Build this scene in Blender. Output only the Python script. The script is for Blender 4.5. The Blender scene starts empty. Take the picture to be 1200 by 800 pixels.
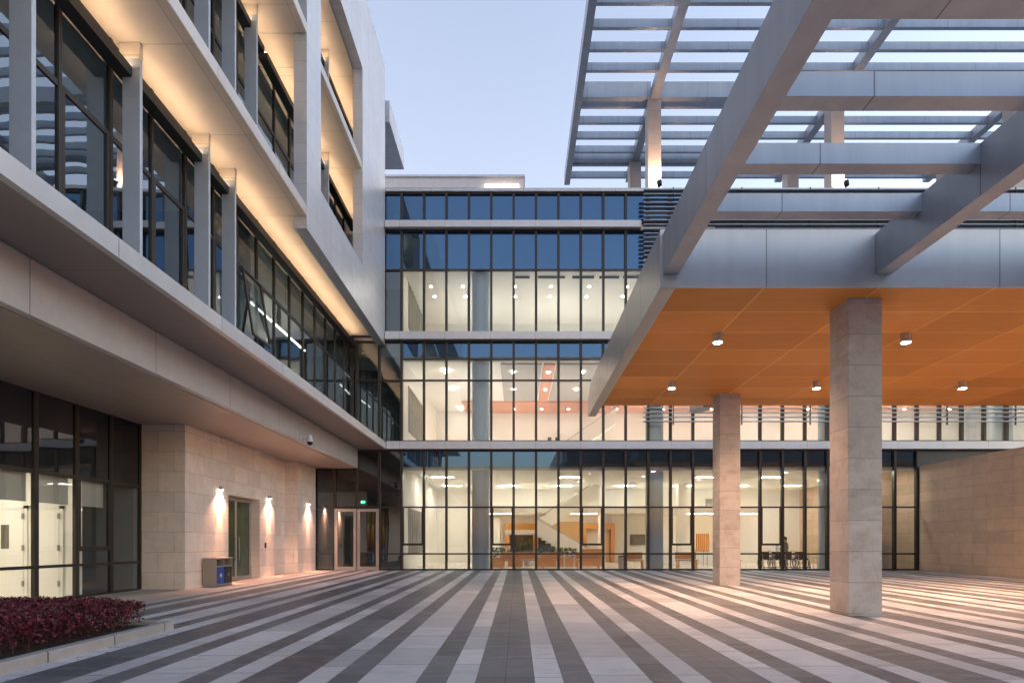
import bpy, math, random
from mathutils import Vector, Matrix, noise
random.seed(11)
R = math.radians
S = bpy.context.scene
COL = S.collection
LK = 0.045                     # all lamps, against the dusk sky
F = 26.4                      # glazed facade plane
CAM_Z = 1.5


def gz(y):                    # the plaza rises very slightly towards the entrance
    return 0.0076 * y


# ------------------------------------------------------------------ mesh helper
class MB:
    def __init__(s):
        s.v = []; s.f = []; s.m = []

    def poly(s, pts, mi=0):
        i = len(s.v); s.v += [tuple(p) for p in pts]
        s.f.append(tuple(range(i, i + len(pts)))); s.m.append(mi)

    def box(s, x0, x1, y0, y1, z0, z1, mi=0):
        i = len(s.v)
        s.v += [(x0, y0, z0), (x1, y0, z0), (x1, y1, z0), (x0, y1, z0),
                (x0, y0, z1), (x1, y0, z1), (x1, y1, z1), (x0, y1, z1)]
        for q in ((0, 3, 2, 1), (4, 5, 6, 7), (0, 1, 5, 4), (1, 2, 6, 5), (2, 3, 7, 6), (3, 0, 4, 7)):
            s.f.append(tuple(i + a for a in q)); s.m.append(mi)
        return s

    def prism(s, pts, axis, a, b, mi=0):
        """outline pts (2-D) pushed along an axis from a to b"""
        def P(p, t):
            if axis == 'x': return (t, p[0], p[1])
            if axis == 'y': return (p[0], t, p[1])
            return (p[0], p[1], t)
        i = len(s.v); n = len(pts)
        s.v += [P(p, a) for p in pts] + [P(p, b) for p in pts]
        s.f.append(tuple(i + k for k in range(n))[::-1]); s.m.append(mi)
        s.f.append(tuple(i + n + k for k in range(n))); s.m.append(mi)
        for k in range(n):
            k2 = (k + 1) % n
            s.f.append((i + k, i + k2, i + n + k2, i + n + k)); s.m.append(mi)
        return s

    def tube(s, p0, p1, r0, r1=None, n=12, mi=0, caps=True):
        r1 = r0 if r1 is None else r1
        p0 = Vector(p0); p1 = Vector(p1)
        d = (p1 - p0).normalized()
        a = d.orthogonal().normalized(); b = d.cross(a)
        i = len(s.v)
        for p, r in ((p0, r0), (p1, r1)):
            for k in range(n):
                t = 2 * math.pi * k / n
                s.v.append(tuple(p + a * (r * math.cos(t)) + b * (r * math.sin(t))))
        for k in range(n):
            k2 = (k + 1) % n
            s.f.append((i + k, i + k2, i + n + k2, i + n + k)); s.m.append(mi)
        if caps:
            s.f.append(tuple(i + k for k in range(n))[::-1]); s.m.append(mi)
            s.f.append(tuple(i + n + k for k in range(n))); s.m.append(mi)
        return s

    def ring(s, c, axis, R0, r, n=20, k=6, mi=0):
        c = Vector(c); ax = Vector(axis).normalized()
        a = ax.orthogonal().normalized(); b = ax.cross(a); i = len(s.v)
        for j in range(n):
            t = 2 * math.pi * j / n; d = a * math.cos(t) + b * math.sin(t)
            for q in range(k):
                u = 2 * math.pi * q / k
                s.v.append(tuple(c + d * (R0 + r * math.cos(u)) + ax * (r * math.sin(u))))
        for j in range(n):
            for q in range(k):
                s.f.append((i + j * k + q, i + ((j + 1) % n) * k + q, i + ((j + 1) % n) * k + (q + 1) % k, i + j * k + (q + 1) % k)); s.m.append(mi)
        return s

    def ball(s, c, rx, ry, rz, n=12, m=8, mi=0, zmin=-1.0, zmax=1.0):
        i = len(s.v)
        t0, t1 = math.asin(max(-1, zmin)), math.asin(min(1, zmax))
        for j in range(m + 1):
            t = t0 + (t1 - t0) * j / m
            for k in range(n):
                u = 2 * math.pi * k / n
                s.v.append((c[0] + rx * math.cos(t) * math.cos(u), c[1] + ry * math.cos(t) * math.sin(u), c[2] + rz * math.sin(t)))
        for j in range(m):
            for k in range(n):
                k2 = (k + 1) % n
                s.f.append((i + j * n + k, i + j * n + k2, i + (j + 1) * n + k2, i + (j + 1) * n + k)); s.m.append(mi)
        return s

    def mesh(s, name, mats):
        me = bpy.data.meshes.new(name)
        me.from_pydata(s.v, [], s.f)
        for m in (mats if isinstance(mats, (list, tuple)) else [mats]): me.materials.append(m)
        me.polygons.foreach_set('material_index', s.m)
        me.validate(); me.update()
        return me

    def build(s, name, mats, parent=None, smooth=False, bevel=0.0):
        me = s.mesh(name, mats)
        if smooth:
            for p in me.polygons: p.use_smooth = True
        o = link(name, me, parent)
        if bevel:
            b = o.modifiers.new('bevel', 'BEVEL'); b.width = bevel; b.segments = 2; b.limit_method = 'ANGLE'
        return o


def link(name, me, parent=None, loc=None):
    """meshes are written in world coordinates; a child undoes its thing's own offset"""
    o = bpy.data.objects.new(name, me); COL.objects.link(o)
    if parent is not None:
        o.parent = parent
        if parent.type == 'EMPTY':
            o.location = -parent.location
    if loc is not None:
        o.location = o.location + Vector(loc)
    return o


def tag(o, label=None, cat=None, group=None, kind=None):
    if label: o['label'] = label
    if cat: o['category'] = cat
    if group: o['group'] = group
    if kind: o['kind'] = kind
    return o


def thing(name, loc, label, cat, group=None):
    o = bpy.data.objects.new(name, None); COL.objects.link(o)
    o.empty_display_size = 0.3
    o.location = loc
    return tag(o, label, cat, group)


def copy_thing(src, loc, label, rz=0.0):
    c = src.copy(); COL.objects.link(c); c.location = loc
    c.rotation_euler = (0, 0, src.rotation_euler.z + rz); c['label'] = label
    for ch in list(src.children):
        d = ch.copy(); COL.objects.link(d); d.parent = c
        for g in list(ch.children):
            e = g.copy(); COL.objects.link(e); e.parent = d
    return c


# ------------------------------------------------------------------ materials
def new_mat(name):
    m = bpy.data.materials.new(name); m.use_nodes = True
    nt = m.node_tree
    for n in list(nt.nodes): nt.nodes.remove(n)
    return m, nt, nt.nodes, nt.links


def N(ns, t, **kw):
    n = ns.new(t)
    for k, v in kw.items(): setattr(n, k, v)
    return n


def mth(nt, op, a, b=None, c=None):
    n = nt.nodes.new('ShaderNodeMath'); n.operation = op
    for i, v in enumerate((a, b, c)):
        if v is None: continue
        if isinstance(v, (int, float)): n.inputs[i].default_value = v
        else: nt.links.new(v, n.inputs[i])
    return n.outputs[0]


def mixc(nt, fac, a, b, blend='MIX'):
    n = nt.nodes.new('ShaderNodeMix'); n.data_type = 'RGBA'; n.blend_type = blend
    for s, v in ((n.inputs[0], fac), (n.inputs[6], a), (n.inputs[7], b)):
        if isinstance(v, (int, float)): s.default_value = v
        elif isinstance(v, (tuple, list)): s.default_value = (*v[:3], 1)
        else: nt.links.new(v, s)
    return n.outputs[2]


def pbsdf(nt, color, rough=0.5, metal=0.0, spec=0.5, bump=None):
    ns, ls = nt.nodes, nt.links
    b = ns.new('ShaderNodeBsdfPrincipled'); o = ns.new('ShaderNodeOutputMaterial')
    ls.new(b.outputs[0], o.inputs[0])
    if isinstance(color, (tuple, list)): b.inputs['Base Color'].default_value = (*color[:3], 1)
    else: ls.new(color, b.inputs['Base Color'])
    if isinstance(rough, (int, float)): b.inputs['Roughness'].default_value = rough
    else: ls.new(rough, b.inputs['Roughness'])
    b.inputs['Metallic'].default_value = metal
    b.inputs['Specular IOR Level'].default_value = spec
    if bump is not None: ls.new(bump, b.inputs['Normal'])
    return b


def noise_at(nt, vec, scale, detail=4.0, rough=0.6):
    n = nt.nodes.new('ShaderNodeTexNoise'); n.inputs['Scale'].default_value = scale
    n.inputs['Detail'].default_value = detail; n.inputs['Roughness'].default_value = rough
    nt.links.new(vec, n.inputs['Vector'])
    return n.outputs['Fac']


def wall_uv(nt):
    """(along the wall, height) taken from world position and the face's own normal"""
    g = nt.nodes.new('ShaderNodeNewGeometry')
    p = nt.nodes.new('ShaderNodeSeparateXYZ'); nt.links.new(g.outputs['Position'], p.inputs[0])
    q = nt.nodes.new('ShaderNodeSeparateXYZ'); nt.links.new(g.outputs['True Normal'], q.inputs[0])
    facing_x = mth(nt, 'GREATER_THAN', mth(nt, 'ABSOLUTE', q.outputs[0]), 0.6)
    facing_z = mth(nt, 'GREATER_THAN', mth(nt, 'ABSOLUTE', q.outputs[2]), 0.6)
    u = mth(nt, 'ADD', mth(nt, 'MULTIPLY', p.outputs[1], facing_x), mth(nt, 'MULTIPLY', p.outputs[0], mth(nt, 'SUBTRACT', 1.0, facing_x)))
    v = mth(nt, 'ADD', mth(nt, 'MULTIPLY', p.outputs[1], facing_z), mth(nt, 'MULTIPLY', p.outputs[2], mth(nt, 'SUBTRACT', 1.0, facing_z)))
    c = nt.nodes.new('ShaderNodeCombineXYZ'); nt.links.new(u, c.inputs[0]); nt.links.new(v, c.inputs[1])
    return c.outputs[0], g.outputs['Position']


def streaks(nt, pos, sx=3.0, sz=0.15):
    mp = nt.nodes.new('ShaderNodeMapping'); mp.inputs['Scale'].default_value = (sx, sx, sz)
    nt.links.new(pos, mp.inputs['Vector'])
    return noise_at(nt, mp.outputs[0], 1.0, 5, 0.65)


def panel_mat(name, base, w, h, off=0.0, mortar=0.006, rough=0.5, metal=0.0, vary=0.06, grain=8.0, joint=0.35, shift=(0, 0), spec=0.5, streak=0.12, jcol=None, mottle=0.0):
    m, nt, ns, ls = new_mat(name)
    uv, pos = wall_uv(nt)
    mp = ns.new('ShaderNodeMapping'); mp.inputs['Location'].default_value = (shift[0], shift[1], 0); ls.new(uv, mp.inputs['Vector'])
    b = ns.new('ShaderNodeTexBrick'); ls.new(mp.outputs[0], b.inputs['Vector'])
    b.offset = off; b.squash = 1.0
    b.inputs['Scale'].default_value = 1.0
    b.inputs['Mortar Size'].default_value = mortar; b.inputs['Mortar Smooth'].default_value = 0.1
    b.inputs['Brick Width'].default_value = w; b.inputs['Row Height'].default_value = h
    b.inputs['Color1'].default_value = (1 - vary, 1 - vary, 1 - vary, 1); b.inputs['Color2'].default_value = (1 + vary * .6, 1 + vary * .5, 1 + vary * .4, 1)
    j = jcol if jcol else (joint, joint, joint)
    b.inputs['Mortar'].default_value = (*j, 1)
    c = mixc(nt, 1.0, base, b.outputs['Color'], 'MULTIPLY')
    n1 = noise_at(nt, pos, grain, 5, 0.65)
    n2 = streaks(nt, pos)
    n3 = noise_at(nt, pos, 0.7, 3, 0.5)
    k = mth(nt, 'ADD', mth(nt, 'MULTIPLY_ADD', n1, 0.22, 0.89 - streak / 2), mth(nt, 'ADD', mth(nt, 'MULTIPLY', n2, streak), mth(nt, 'MULTIPLY_ADD', n3, 0.16, -0.08)))
    cc = ns.new('ShaderNodeCombineColor')
    for i in range(3): ls.new(k, cc.inputs[i])
    c = mixc(nt, 1.0, c, cc.outputs[0], 'MULTIPLY')
    if mottle:
        va = noise_at(nt, pos, 2.6, 8, 0.75); vb = streaks(nt, pos, 1.6, 5.0)
        c = mixc(nt, mth(nt, 'MULTIPLY', mth(nt, 'MAXIMUM', mth(nt, 'MULTIPLY', mth(nt, 'SUBTRACT', va, .47), 3.2), 0.0), mottle), c, tuple(x * q for x, q in zip(base, (.62, .54, .48))))
        c = mixc(nt, mth(nt, 'MULTIPLY', mth(nt, 'MAXIMUM', mth(nt, 'MULTIPLY', mth(nt, 'SUBTRACT', vb, .52), 3.0), 0.0), mottle), c, tuple(min(1, x * 1.28) for x in base))
    bp = ns.new('ShaderNodeBump'); bp.inputs['Strength'].default_value = 0.25; bp.inputs['Distance'].default_value = 0.01
    ls.new(b.outputs['Fac'], bp.inputs['Height']); bp.invert = True
    r = mth(nt, 'MULTIPLY_ADD', n1, 0.25, rough - 0.12)
    pbsdf(nt, c, r, metal, spec, bp.outputs[0])
    return m


def plain(name, base, rough=0.5, metal=0.0, vary=0.12, scale=6.0, spec=0.5):
    m, nt, ns, ls = new_mat(name)
    g = ns.new('ShaderNodeNewGeometry')
    n = noise_at(nt, g.outputs['Position'], scale, 4, 0.6)
    c = mixc(nt, n, tuple(x * (1 - vary) for x in base), tuple(min(1, x * (1 + vary)) for x in base))
    pbsdf(nt, c, mth(nt, 'MULTIPLY_ADD', n, 0.2, rough - 0.1), metal, spec)
    return m


def emit(name, col, strength):
    m, nt, ns, ls = new_mat(name)
    e = ns.new('ShaderNodeEmission'); o = ns.new('ShaderNodeOutputMaterial')
    e.inputs[0].default_value = (*col, 1); e.inputs[1].default_value = strength * LK
    ls.new(e.outputs[0], o.inputs[0])
    return m


def glass_mat(name, tint, ior=1.7, wav=0.004):
    m, nt, ns, ls = new_mat(name)
    g = ns.new('ShaderNodeNewGeometry')
    n = noise_at(nt, g.outputs['Position'], 0.9, 1.5, 0.5)
    bp = ns.new('ShaderNodeBump'); bp.inputs['Strength'].default_value = 0.6; bp.inputs['Distance'].default_value = wav
    ls.new(n, bp.inputs['Height'])
    ob = ns.new('ShaderNodeObjectInfo'); wn = ns.new('ShaderNodeTexWhiteNoise'); wn.noise_dimensions = '1D'; ls.new(ob.outputs['Random'], wn.inputs['W'])
    tl = ns.new('ShaderNodeVectorMath'); tl.operation = 'MULTIPLY_ADD'; ls.new(wn.outputs['Color'], tl.inputs[0]); tl.inputs[1].default_value = (.016,) * 3; tl.inputs[2].default_value = (-.008,) * 3
    ad_ = ns.new('ShaderNodeVectorMath'); ls.new(bp.outputs[0], ad_.inputs[0]); ls.new(tl.outputs[0], ad_.inputs[1])
    nz = ns.new('ShaderNodeVectorMath'); nz.operation = 'NORMALIZE'; ls.new(ad_.outputs[0], nz.inputs[0])
    t = ns.new('ShaderNodeBsdfTransparent'); t.inputs[0].default_value = (*tint, 1)
    gl = ns.new('ShaderNodeBsdfGlossy'); gl.inputs['Roughness'].default_value = 0.01; gl.inputs[0].default_value = (0.86, 0.93, 1, 1)
    ls.new(nz.outputs[0], gl.inputs['Normal'])
    fr = ns.new('ShaderNodeFresnel'); fr.inputs[0].default_value = ior
    # a sheet of glass reads the same from both sides
    bf = ns.new('ShaderNodeMix'); bf.data_type = 'FLOAT'
    ls.new(g.outputs['Backfacing'], bf.inputs[0]); bf.inputs[2].default_value = ior; bf.inputs[3].default_value = 1.0 / ior
    ls.new(bf.outputs[0], fr.inputs[0])
    mx = ns.new('ShaderNodeMixShader'); o = ns.new('ShaderNodeOutputMaterial')
    ls.new(fr.outputs[0], mx.inputs[0]); ls.new(t.outputs[0], mx.inputs[1]); ls.new(gl.outputs[0], mx.inputs[2]); ls.new(mx.outputs[0], o.inputs[0])
    return m


def spandrel_mat(name, coat, base):
    m, nt, ns, ls = new_mat(name)
    g = ns.new('ShaderNodeNewGeometry')
    n = noise_at(nt, g.outputs['Position'], 0.8, 1.5, 0.5)
    bp = ns.new('ShaderNodeBump'); bp.inputs['Strength'].default_value = 0.5; bp.inputs['Distance'].default_value = 0.004
    ls.new(n, bp.inputs['Height'])
    ob = ns.new('ShaderNodeObjectInfo'); wn = ns.new('ShaderNodeTexWhiteNoise'); wn.noise_dimensions = '1D'; ls.new(ob.outputs['Random'], wn.inputs['W'])
    tl = ns.new('ShaderNodeVectorMath'); tl.operation = 'MULTIPLY_ADD'; ls.new(wn.outputs['Color'], tl.inputs[0]); tl.inputs[1].default_value = (.016,) * 3; tl.inputs[2].default_value = (-.008,) * 3
    ad_ = ns.new('ShaderNodeVectorMath'); ls.new(bp.outputs[0], ad_.inputs[0]); ls.new(tl.outputs[0], ad_.inputs[1])
    nz = ns.new('ShaderNodeVectorMath'); nz.operation = 'NORMALIZE'; ls.new(ad_.outputs[0], nz.inputs[0])
    a = ns.new('ShaderNodeBsdfPrincipled'); a.inputs['Base Color'].default_value = (*base, 1); a.inputs['Roughness'].default_value = 0.25
    gl = ns.new('ShaderNodeBsdfGlossy'); gl.inputs[0].default_value = (*coat, 1); gl.inputs['Roughness'].default_value = 0.015
    ls.new(nz.outputs[0], gl.inputs['Normal'])
    ad = ns.new('ShaderNodeMixShader'); ad.inputs[0].default_value = 0.6
    o = ns.new('ShaderNodeOutputMaterial')
    ls.new(a.outputs[0], ad.inputs[1]); ls.new(gl.outputs[0], ad.inputs[2]); ls.new(ad.outputs[0], o.inputs[0])
    return m


def pavement_mat():
    m, nt, ns, ls = new_mat('striped_granite_paving')
    g = ns.new('ShaderNodeNewGeometry'); p = ns.new('ShaderNodeSeparateXYZ'); ls.new(g.outputs['Position'], p.inputs[0])
    x, y = p.outputs[0], p.outputs[1]
    u = mth(nt, 'DIVIDE', mth(nt, 'ADD', x, 2.28 + 2.463 * 20), 2.463)
    # hairline wander of the stripe edges
    ed = noise_at(nt, g.outputs['Position'], 14.0, 3, 0.6)
    u = mth(nt, 'ADD', u, mth(nt, 'MULTIPLY_ADD', ed, 0.006, -0.003))
    fu = mth(nt, 'FRACT', u)
    r = ns.new('ShaderNodeValToRGB'); r.color_ramp.interpolation = 'CONSTANT'; ls.new(fu, r.inputs[0])
    e = r.color_ramp.elements
    W, D = (1, 1, 1, 1), (0, 0, 0, 1)
    e[0].position = 0; e[0].color = W; e[1].position = .125; e[1].color = D
    for pos, c in ((.25, W), (.5, D), (.625, W), (.75, D)):
        q = e.new(pos); q.color = c
    # one id per stripe, then slabs along it
    ids = ns.new('ShaderNodeValToRGB'); ids.color_ramp.interpolation = 'CONSTANT'; ls.new(fu, ids.inputs[0])
    ie = ids.color_ramp.elements
    ie[0].position = 0; ie[0].color = (.05,) * 3 + (1,); ie[1].position = .125; ie[1].color = (.2,) * 3 + (1,)
    for pos, c in ((.25, .35), (.5, .5), (.625, .68), (.75, .9)):
        q = ie.new(pos); q.color = (c, c, c, 1)
    sid = mth(nt, 'ADD', mth(nt, 'MULTIPLY', ids.outputs[0], 7.31), mth(nt, 'MULTIPLY', mth(nt, 'FLOOR', u), 3.77))
    yy = mth(nt, 'ADD', mth(nt, 'DIVIDE', y, 0.95), mth(nt, 'MULTIPLY', sid, 0.41))
    cell = ns.new('ShaderNodeCombineXYZ'); ls.new(sid, cell.inputs[0]); ls.new(mth(nt, 'FLOOR', yy), cell.inputs[1])
    wn = ns.new('ShaderNodeTexWhiteNoise'); wn.noise_dimensions = '3D'; ls.new(cell.outputs[0], wn.inputs['Vector'])
    fy = mth(nt, 'FRACT', yy)
    dj = mth(nt, 'MINIMUM', fy, mth(nt, 'SUBTRACT', 1.0, fy))
    joint = mth(nt, 'LESS_THAN', dj, 0.0085)
    # long joints at each stripe edge (every eighth of the repeat)
    f8 = mth(nt, 'FRACT', mth(nt, 'MULTIPLY', fu, 8.0)); d8 = mth(nt, 'MINIMUM', f8, mth(nt, 'SUBTRACT', 1.0, f8))
    wide = mth(nt, 'MULTIPLY', mth(nt, 'GREATER_THAN', fu, .36), mth(nt, 'LESS_THAN', fu, .39))
    lj = mth(nt, 'MULTIPLY', mth(nt, 'LESS_THAN', d8, 0.014), mth(nt, 'SUBTRACT', 1.0, wide))
    joint = mth(nt, 'MAXIMUM', joint, lj)
    gr = noise_at(nt, g.outputs['Position'], 90.0, 4, 0.7)
    st = noise_at(nt, g.outputs['Position'], 1.3, 6, 0.68)
    st2 = noise_at(nt, g.outputs['Position'], 0.28, 3, 0.5)
    mp = ns.new('ShaderNodeMapping'); mp.inputs['Scale'].default_value = (1.2, 3.5, 1); ls.new(g.outputs['Position'], mp.inputs[0])
    smear = noise_at(nt, mp.outputs[0], 1.7, 6, 0.7)
    dust = mth(nt, 'MULTIPLY', mth(nt, 'SMOOTH_MIN', 1.0, mth(nt, 'MAXIMUM', mth(nt, 'MULTIPLY', mth(nt, 'SUBTRACT', smear, 0.50), 5.5), 0.0), 0.1), 0.55)
    cw = mixc(nt, wn.outputs['Value'], (0.37, 0.39, 0.425), (0.585, 0.595, 0.625))
    cd = mixc(nt, wn.outputs['Value'], (0.080, 0.088, 0.104), (0.152, 0.160, 0.178))
    cd = mixc(nt, dust, cd, (0.27, 0.265, 0.265))
    cw = mixc(nt, mth(nt, 'MULTIPLY', dust, 0.85), cw, (0.27, 0.265, 0.265))
    c = mixc(nt, r.outputs[0], cd, cw)
    k = mth(nt, 'ADD', mth(nt, 'MULTIPLY_ADD', gr, 0.34, 0.52), mth(nt, 'ADD', mth(nt, 'MULTIPLY', st, 0.46), mth(nt, 'MULTIPLY_ADD', st2, 0.3, -0.07)))
    cc = ns.new('ShaderNodeCombineColor')
    for i in range(3): ls.new(k, cc.inputs[i])
    c = mixc(nt, 1.0, c, cc.outputs[0], 'MULTIPLY')
    c = mixc(nt, mth(nt, 'MULTIPLY', joint, 0.85), c, (0.04, 0.04, 0.045))
    bp = ns.new('ShaderNodeBump'); bp.inputs['Strength'].default_value = 0.25; bp.inputs['Distance'].default_value = 0.006
    ls.new(mth(nt, 'SUBTRACT', gr, mth(nt, 'MULTIPLY', joint, 1.0)), bp.inputs['Height'])
    rr = mth(nt, 'ADD', mth(nt, 'MULTIPLY_ADD', st, 0.3, 0.36), mth(nt, 'MULTIPLY', wn.outputs['Value'], 0.08))
    pbsdf(nt, c, rr, 0, 0.45, bp.outputs[0])
    return m


def wood_mat(name, c0, c1, rough=0.45, axis=0):
    m, nt, ns, ls = new_mat(name)
    g = ns.new('ShaderNodeNewGeometry')
    mp = ns.new('ShaderNodeMapping'); sc = [14.0, 14.0, 14.0]; sc[axis] = 0.6
    mp.inputs['Scale'].default_value = sc; ls.new(g.outputs['Position'], mp.inputs[0])
    n = noise_at(nt, mp.outputs[0], 1.0, 5, 0.65)
    n2 = noise_at(nt, g.outputs['Position'], 0.5, 3, 0.5)
    f = mth(nt, 'ADD', mth(nt, 'MULTIPLY', n, 0.7), mth(nt, 'MULTIPLY', n2, 0.3))
    pbsdf(nt, mixc(nt, f, c0, c1), rough, 0, 0.4)
    return m


def soffit_wood():
    m, nt, ns, ls = new_mat('timber_soffit_panels')
    uv, pos = wall_uv(nt)
    b = ns.new('ShaderNodeTexBrick'); b.offset = 0; b.inputs['Scale'].default_value = 1
    mp0 = ns.new('ShaderNodeMapping'); mp0.inputs['Location'].default_value = (-2.44 + 2.145 * 10, -10.40 + 1.13 * 10, 0); ls.new(uv, mp0.inputs[0]); ls.new(mp0.outputs[0], b.inputs['Vector'])
    b.inputs['Brick Width'].default_value = 2.145; b.inputs['Row Height'].default_value = 1.13; b.inputs['Mortar Size'].default_value = 0.010
    b.inputs['Color1'].default_value = (.80, .79, .78, 1); b.inputs['Color2'].default_value = (1.12, 1.12, 1.12, 1); b.inputs['Mortar'].default_value = (1.5, 1.9, 2.6, 1)
    mp = ns.new('ShaderNodeMapping'); mp.inputs['Scale'].default_value = (0.9, 14, 1); ls.new(pos, mp.inputs[0])
    n = noise_at(nt, mp.outputs[0], 1.0, 6, 0.65); n2 = noise_at(nt, pos, 0.45, 3, 0.5)
    f = mth(nt, 'ADD', mth(nt, 'MULTIPLY', n, 0.65), mth(nt, 'MULTIPLY', n2, 0.35))
    c = mixc(nt, f, (0.46, 0.175, 0.032), (0.84, 0.40, 0.11))
    c = mixc(nt, 1.0, c, b.outputs['Color'], 'MULTIPLY')
    pbsdf(nt, c, mth(nt, 'MULTIPLY_ADD', n, 0.25, 0.36), 0, 0.2)
    return m


ALU = panel_mat('brushed_alu_panel', (0.53, 0.555, 0.59), 4.29, 60.0, 0, 0.012, 0.42, 0.35, 0.03, 3.0, 0.45, (-4.58 + 4.29 * 5, 20), streak=0.22)
ALU_B = panel_mat('grey_alu_beam', (0.36, 0.41, 0.485), 3.7, 40.0, 0, 0.010, 0.42, 0.5, 0.05, 3.0, 0.4, (0.6 + 21, 60), streak=0.45)
ALU_F = panel_mat('fascia_alu', (0.52, 0.525, 0.54), 3.0, 40.0, 0, 0.012, 0.42, 0.25, 0.03, 3.0, 0.5, (0.4 + 30, 60), streak=0.2)
ALU_W = panel_mat('wall_alu_panel', (0.60, 0.64, 0.71), 0.6, 0.6, 0, 0.005, 0.38, 0.45, 0.035, 3.0, 0.62, (30, 30), streak=0.2)
BAND = panel_mat('slab_band_alu', (0.60, 0.61, 0.65), 2.096, 40.0, 0, 0.01, 0.4, 0.3, 0.03, 3.0, 0.6, (1.21 + 21, 60))
STONE = panel_mat('beige_travertine', (0.78, 0.70, 0.64), 0.95, 0.59, 0.5, 0.006, 0.6, 0, 0.10, 7.0, 0.5, (30, 30.05), streak=0.16, mottle=0.45)
STONE_R = panel_mat('brown_sandstone', (0.62, 0.48, 0.355), 1.9, 0.47, 0.37, 0.007, 0.65, 0, 0.13, 6.0, 0.55, (30, 30), streak=0.2, mottle=0.5)
GRANITE = panel_mat('grey_granite_cladding', (0.47, 0.455, 0.45), 20.0, 0.60, 0, 0.006, 0.55, 0, 0.14, 22.0, 0.5, (30, 30.47), streak=0.25, mottle=1.0)
SOFFIT_W = soffit_wood()
WHITE_SOFFIT = panel_mat('white_soffit_board', (0.66, 0.63, 0.58), 1.55, 2.4, 0, 0.008, 0.6, 0, 0.02, 3.0, 0.6, (31.16, 30), streak=0.04)
FRAME = plain('bronze_window_frame', (0.036, 0.031, 0.028), 0.4, 0.2)
BLACK = plain('black_metal', (0.012, 0.012, 0.013), 0.45)
DOORF = plain('champagne_door_frame', (0.42, 0.40, 0.37), 0.4, 0.3)
GLASS = glass_mat('clear_facade_glass', (0.86, 0.90, 0.88))
GLASS_T = glass_mat('tinted_glass', (0.36, 0.44, 0.45), 2.3)
GLASS_L = glass_mat('reflective_office_glass', (0.40, 0.48, 0.52), 2.9)
GLASS_G = glass_mat('green_door_glass', (0.50, 0.66, 0.56), 1.6)
SPAN = spandrel_mat('blue_spandrel_glass', (0.11, 0.225, 0.39), (0.012, 0.02, 0.03))
SPAN_D = spandrel_mat('dark_spandrel_glass', (0.12, 0.13, 0.15), (0.01, 0.01, 0.011))
SLATE = plain('slate_panel', (0.05, 0.055, 0.065), 0.4)
WALLW = plain('cream_plaster', (0.86, 0.835, 0.79), 0.75, 0, 0.03, 2.0)
CEILW = plain('white_ceiling_board', (0.87, 0.85, 0.805), 0.8, 0, 0.02, 2.0)
CEILG = plain('grey_ceiling_recess', (0.48, 0.45, 0.42), 0.8, 0, 0.03)
SALMON = plain('salmon_timber', (0.72, 0.34, 0.22), 0.6, 0, 0.06)
FLOORI = plain('polished_lobby_floor', (0.74, 0.68, 0.60), 0.25, 0, 0.06)
ROOMG = plain('grey_room_wall', (0.20, 0.21, 0.22), 0.8)
BLIND = plain('grey_roller_fabric', (0.50, 0.49, 0.47), 0.9, 0, 0.05, 20)
COLP = plain('pale_column_paint', (0.46, 0.54, 0.63), 0.6, 0, 0.03)
ORANGE = wood_mat('orange_timber', (0.66, 0.27, 0.07), (0.82, 0.42, 0.14))
ROOFM = plain('roof_membrane', (0.25, 0.25, 0.26), 0.8)
WALK = panel_mat('pale_granite_walk', (0.42, 0.37, 0.33), 0.9, 0.6, 0.5, 0.006, 0.55, 0, 0.10, 20, 0.5, (30, 30))
KERB = panel_mat('granite_kerb', (0.33, 0.33, 0.335), 1.12, 60, 0, 0.012, 0.7, 0, 0.12, 30.0, 0.22, (30.2, 30), streak=.3, mottle=.6)
PAVE = pavement_mat()
GROUNDM = plain('concrete_ground', (0.22, 0.22, 0.22), 0.8, 0, 0.2, 1.0)
SOIL = plain('dark_soil', (0.035, 0.026, 0.020), 0.95, 0, 0.5, 18)
WARM_LED = emit('warm_led', (1.0, 0.64, 0.37), 10.5)
LAMP_W = emit('lamp_face', (1.0, 0.84, 0.70), 110.0)
CEIL_E = emit('ceiling_lamp_face', (1.0, 0.92, 0.80), 26.0)
CEIL_DOT = emit('downlight_face', (1.0, 0.90, 0.76), 70.0)
LINE_E = emit('linear_lamp_face', (1.0, 0.92, 0.70), 7.0)
SLOT_E = emit('roof_slot_lamp', (1.0, 0.75, 0.55), 3.0)
EXIT_E = emit('exit_lamp', (0.02, 0.9, 0.30), 3.0)
EXIT_W = emit('exit_symbol', (0.8, 1.0, 0.85), 4.0)

# ------------------------------------------------------------------ ground
b = MB()
for (y0, z0, y1, z1) in ((-900, -0.62, -80, -0.62), (-80, -0.62, 26.9, 0.196), (26.9, 0.196, 1500, 0.196)):
    b.poly([(-1500, y0, z0), (1500, y0, z0), (1500, y1, z1), (-1500, y1, z1)])
tag(b.build('ground', GROUNDM), 'grey concrete ground running on past the plaza', 'ground', kind='structure')
b = MB(); b.poly([(-9.0, -60, gz(-60) + .006), (60, -60, gz(-60) + .006), (60, F - .1, gz(F - .1) + .006), (-9.0, F - .1, gz(F - .1) + .006)])
tag(b.build('pavement', PAVE), 'plaza paving of light and dark granite stripes', 'pavement', kind='structure')
b = MB(); b.poly([(-11.0, -60, gz(-60) + .011), (-8.75, -60, gz(-60) + .011), (-8.75, F - .1, gz(F - .1) + .011), (-11.0, F - .1, gz(F - .1) + .011)])
tag(b.build('walkway', WALK), 'pale stone walkway along the left wing', 'path', kind='structure')

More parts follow.
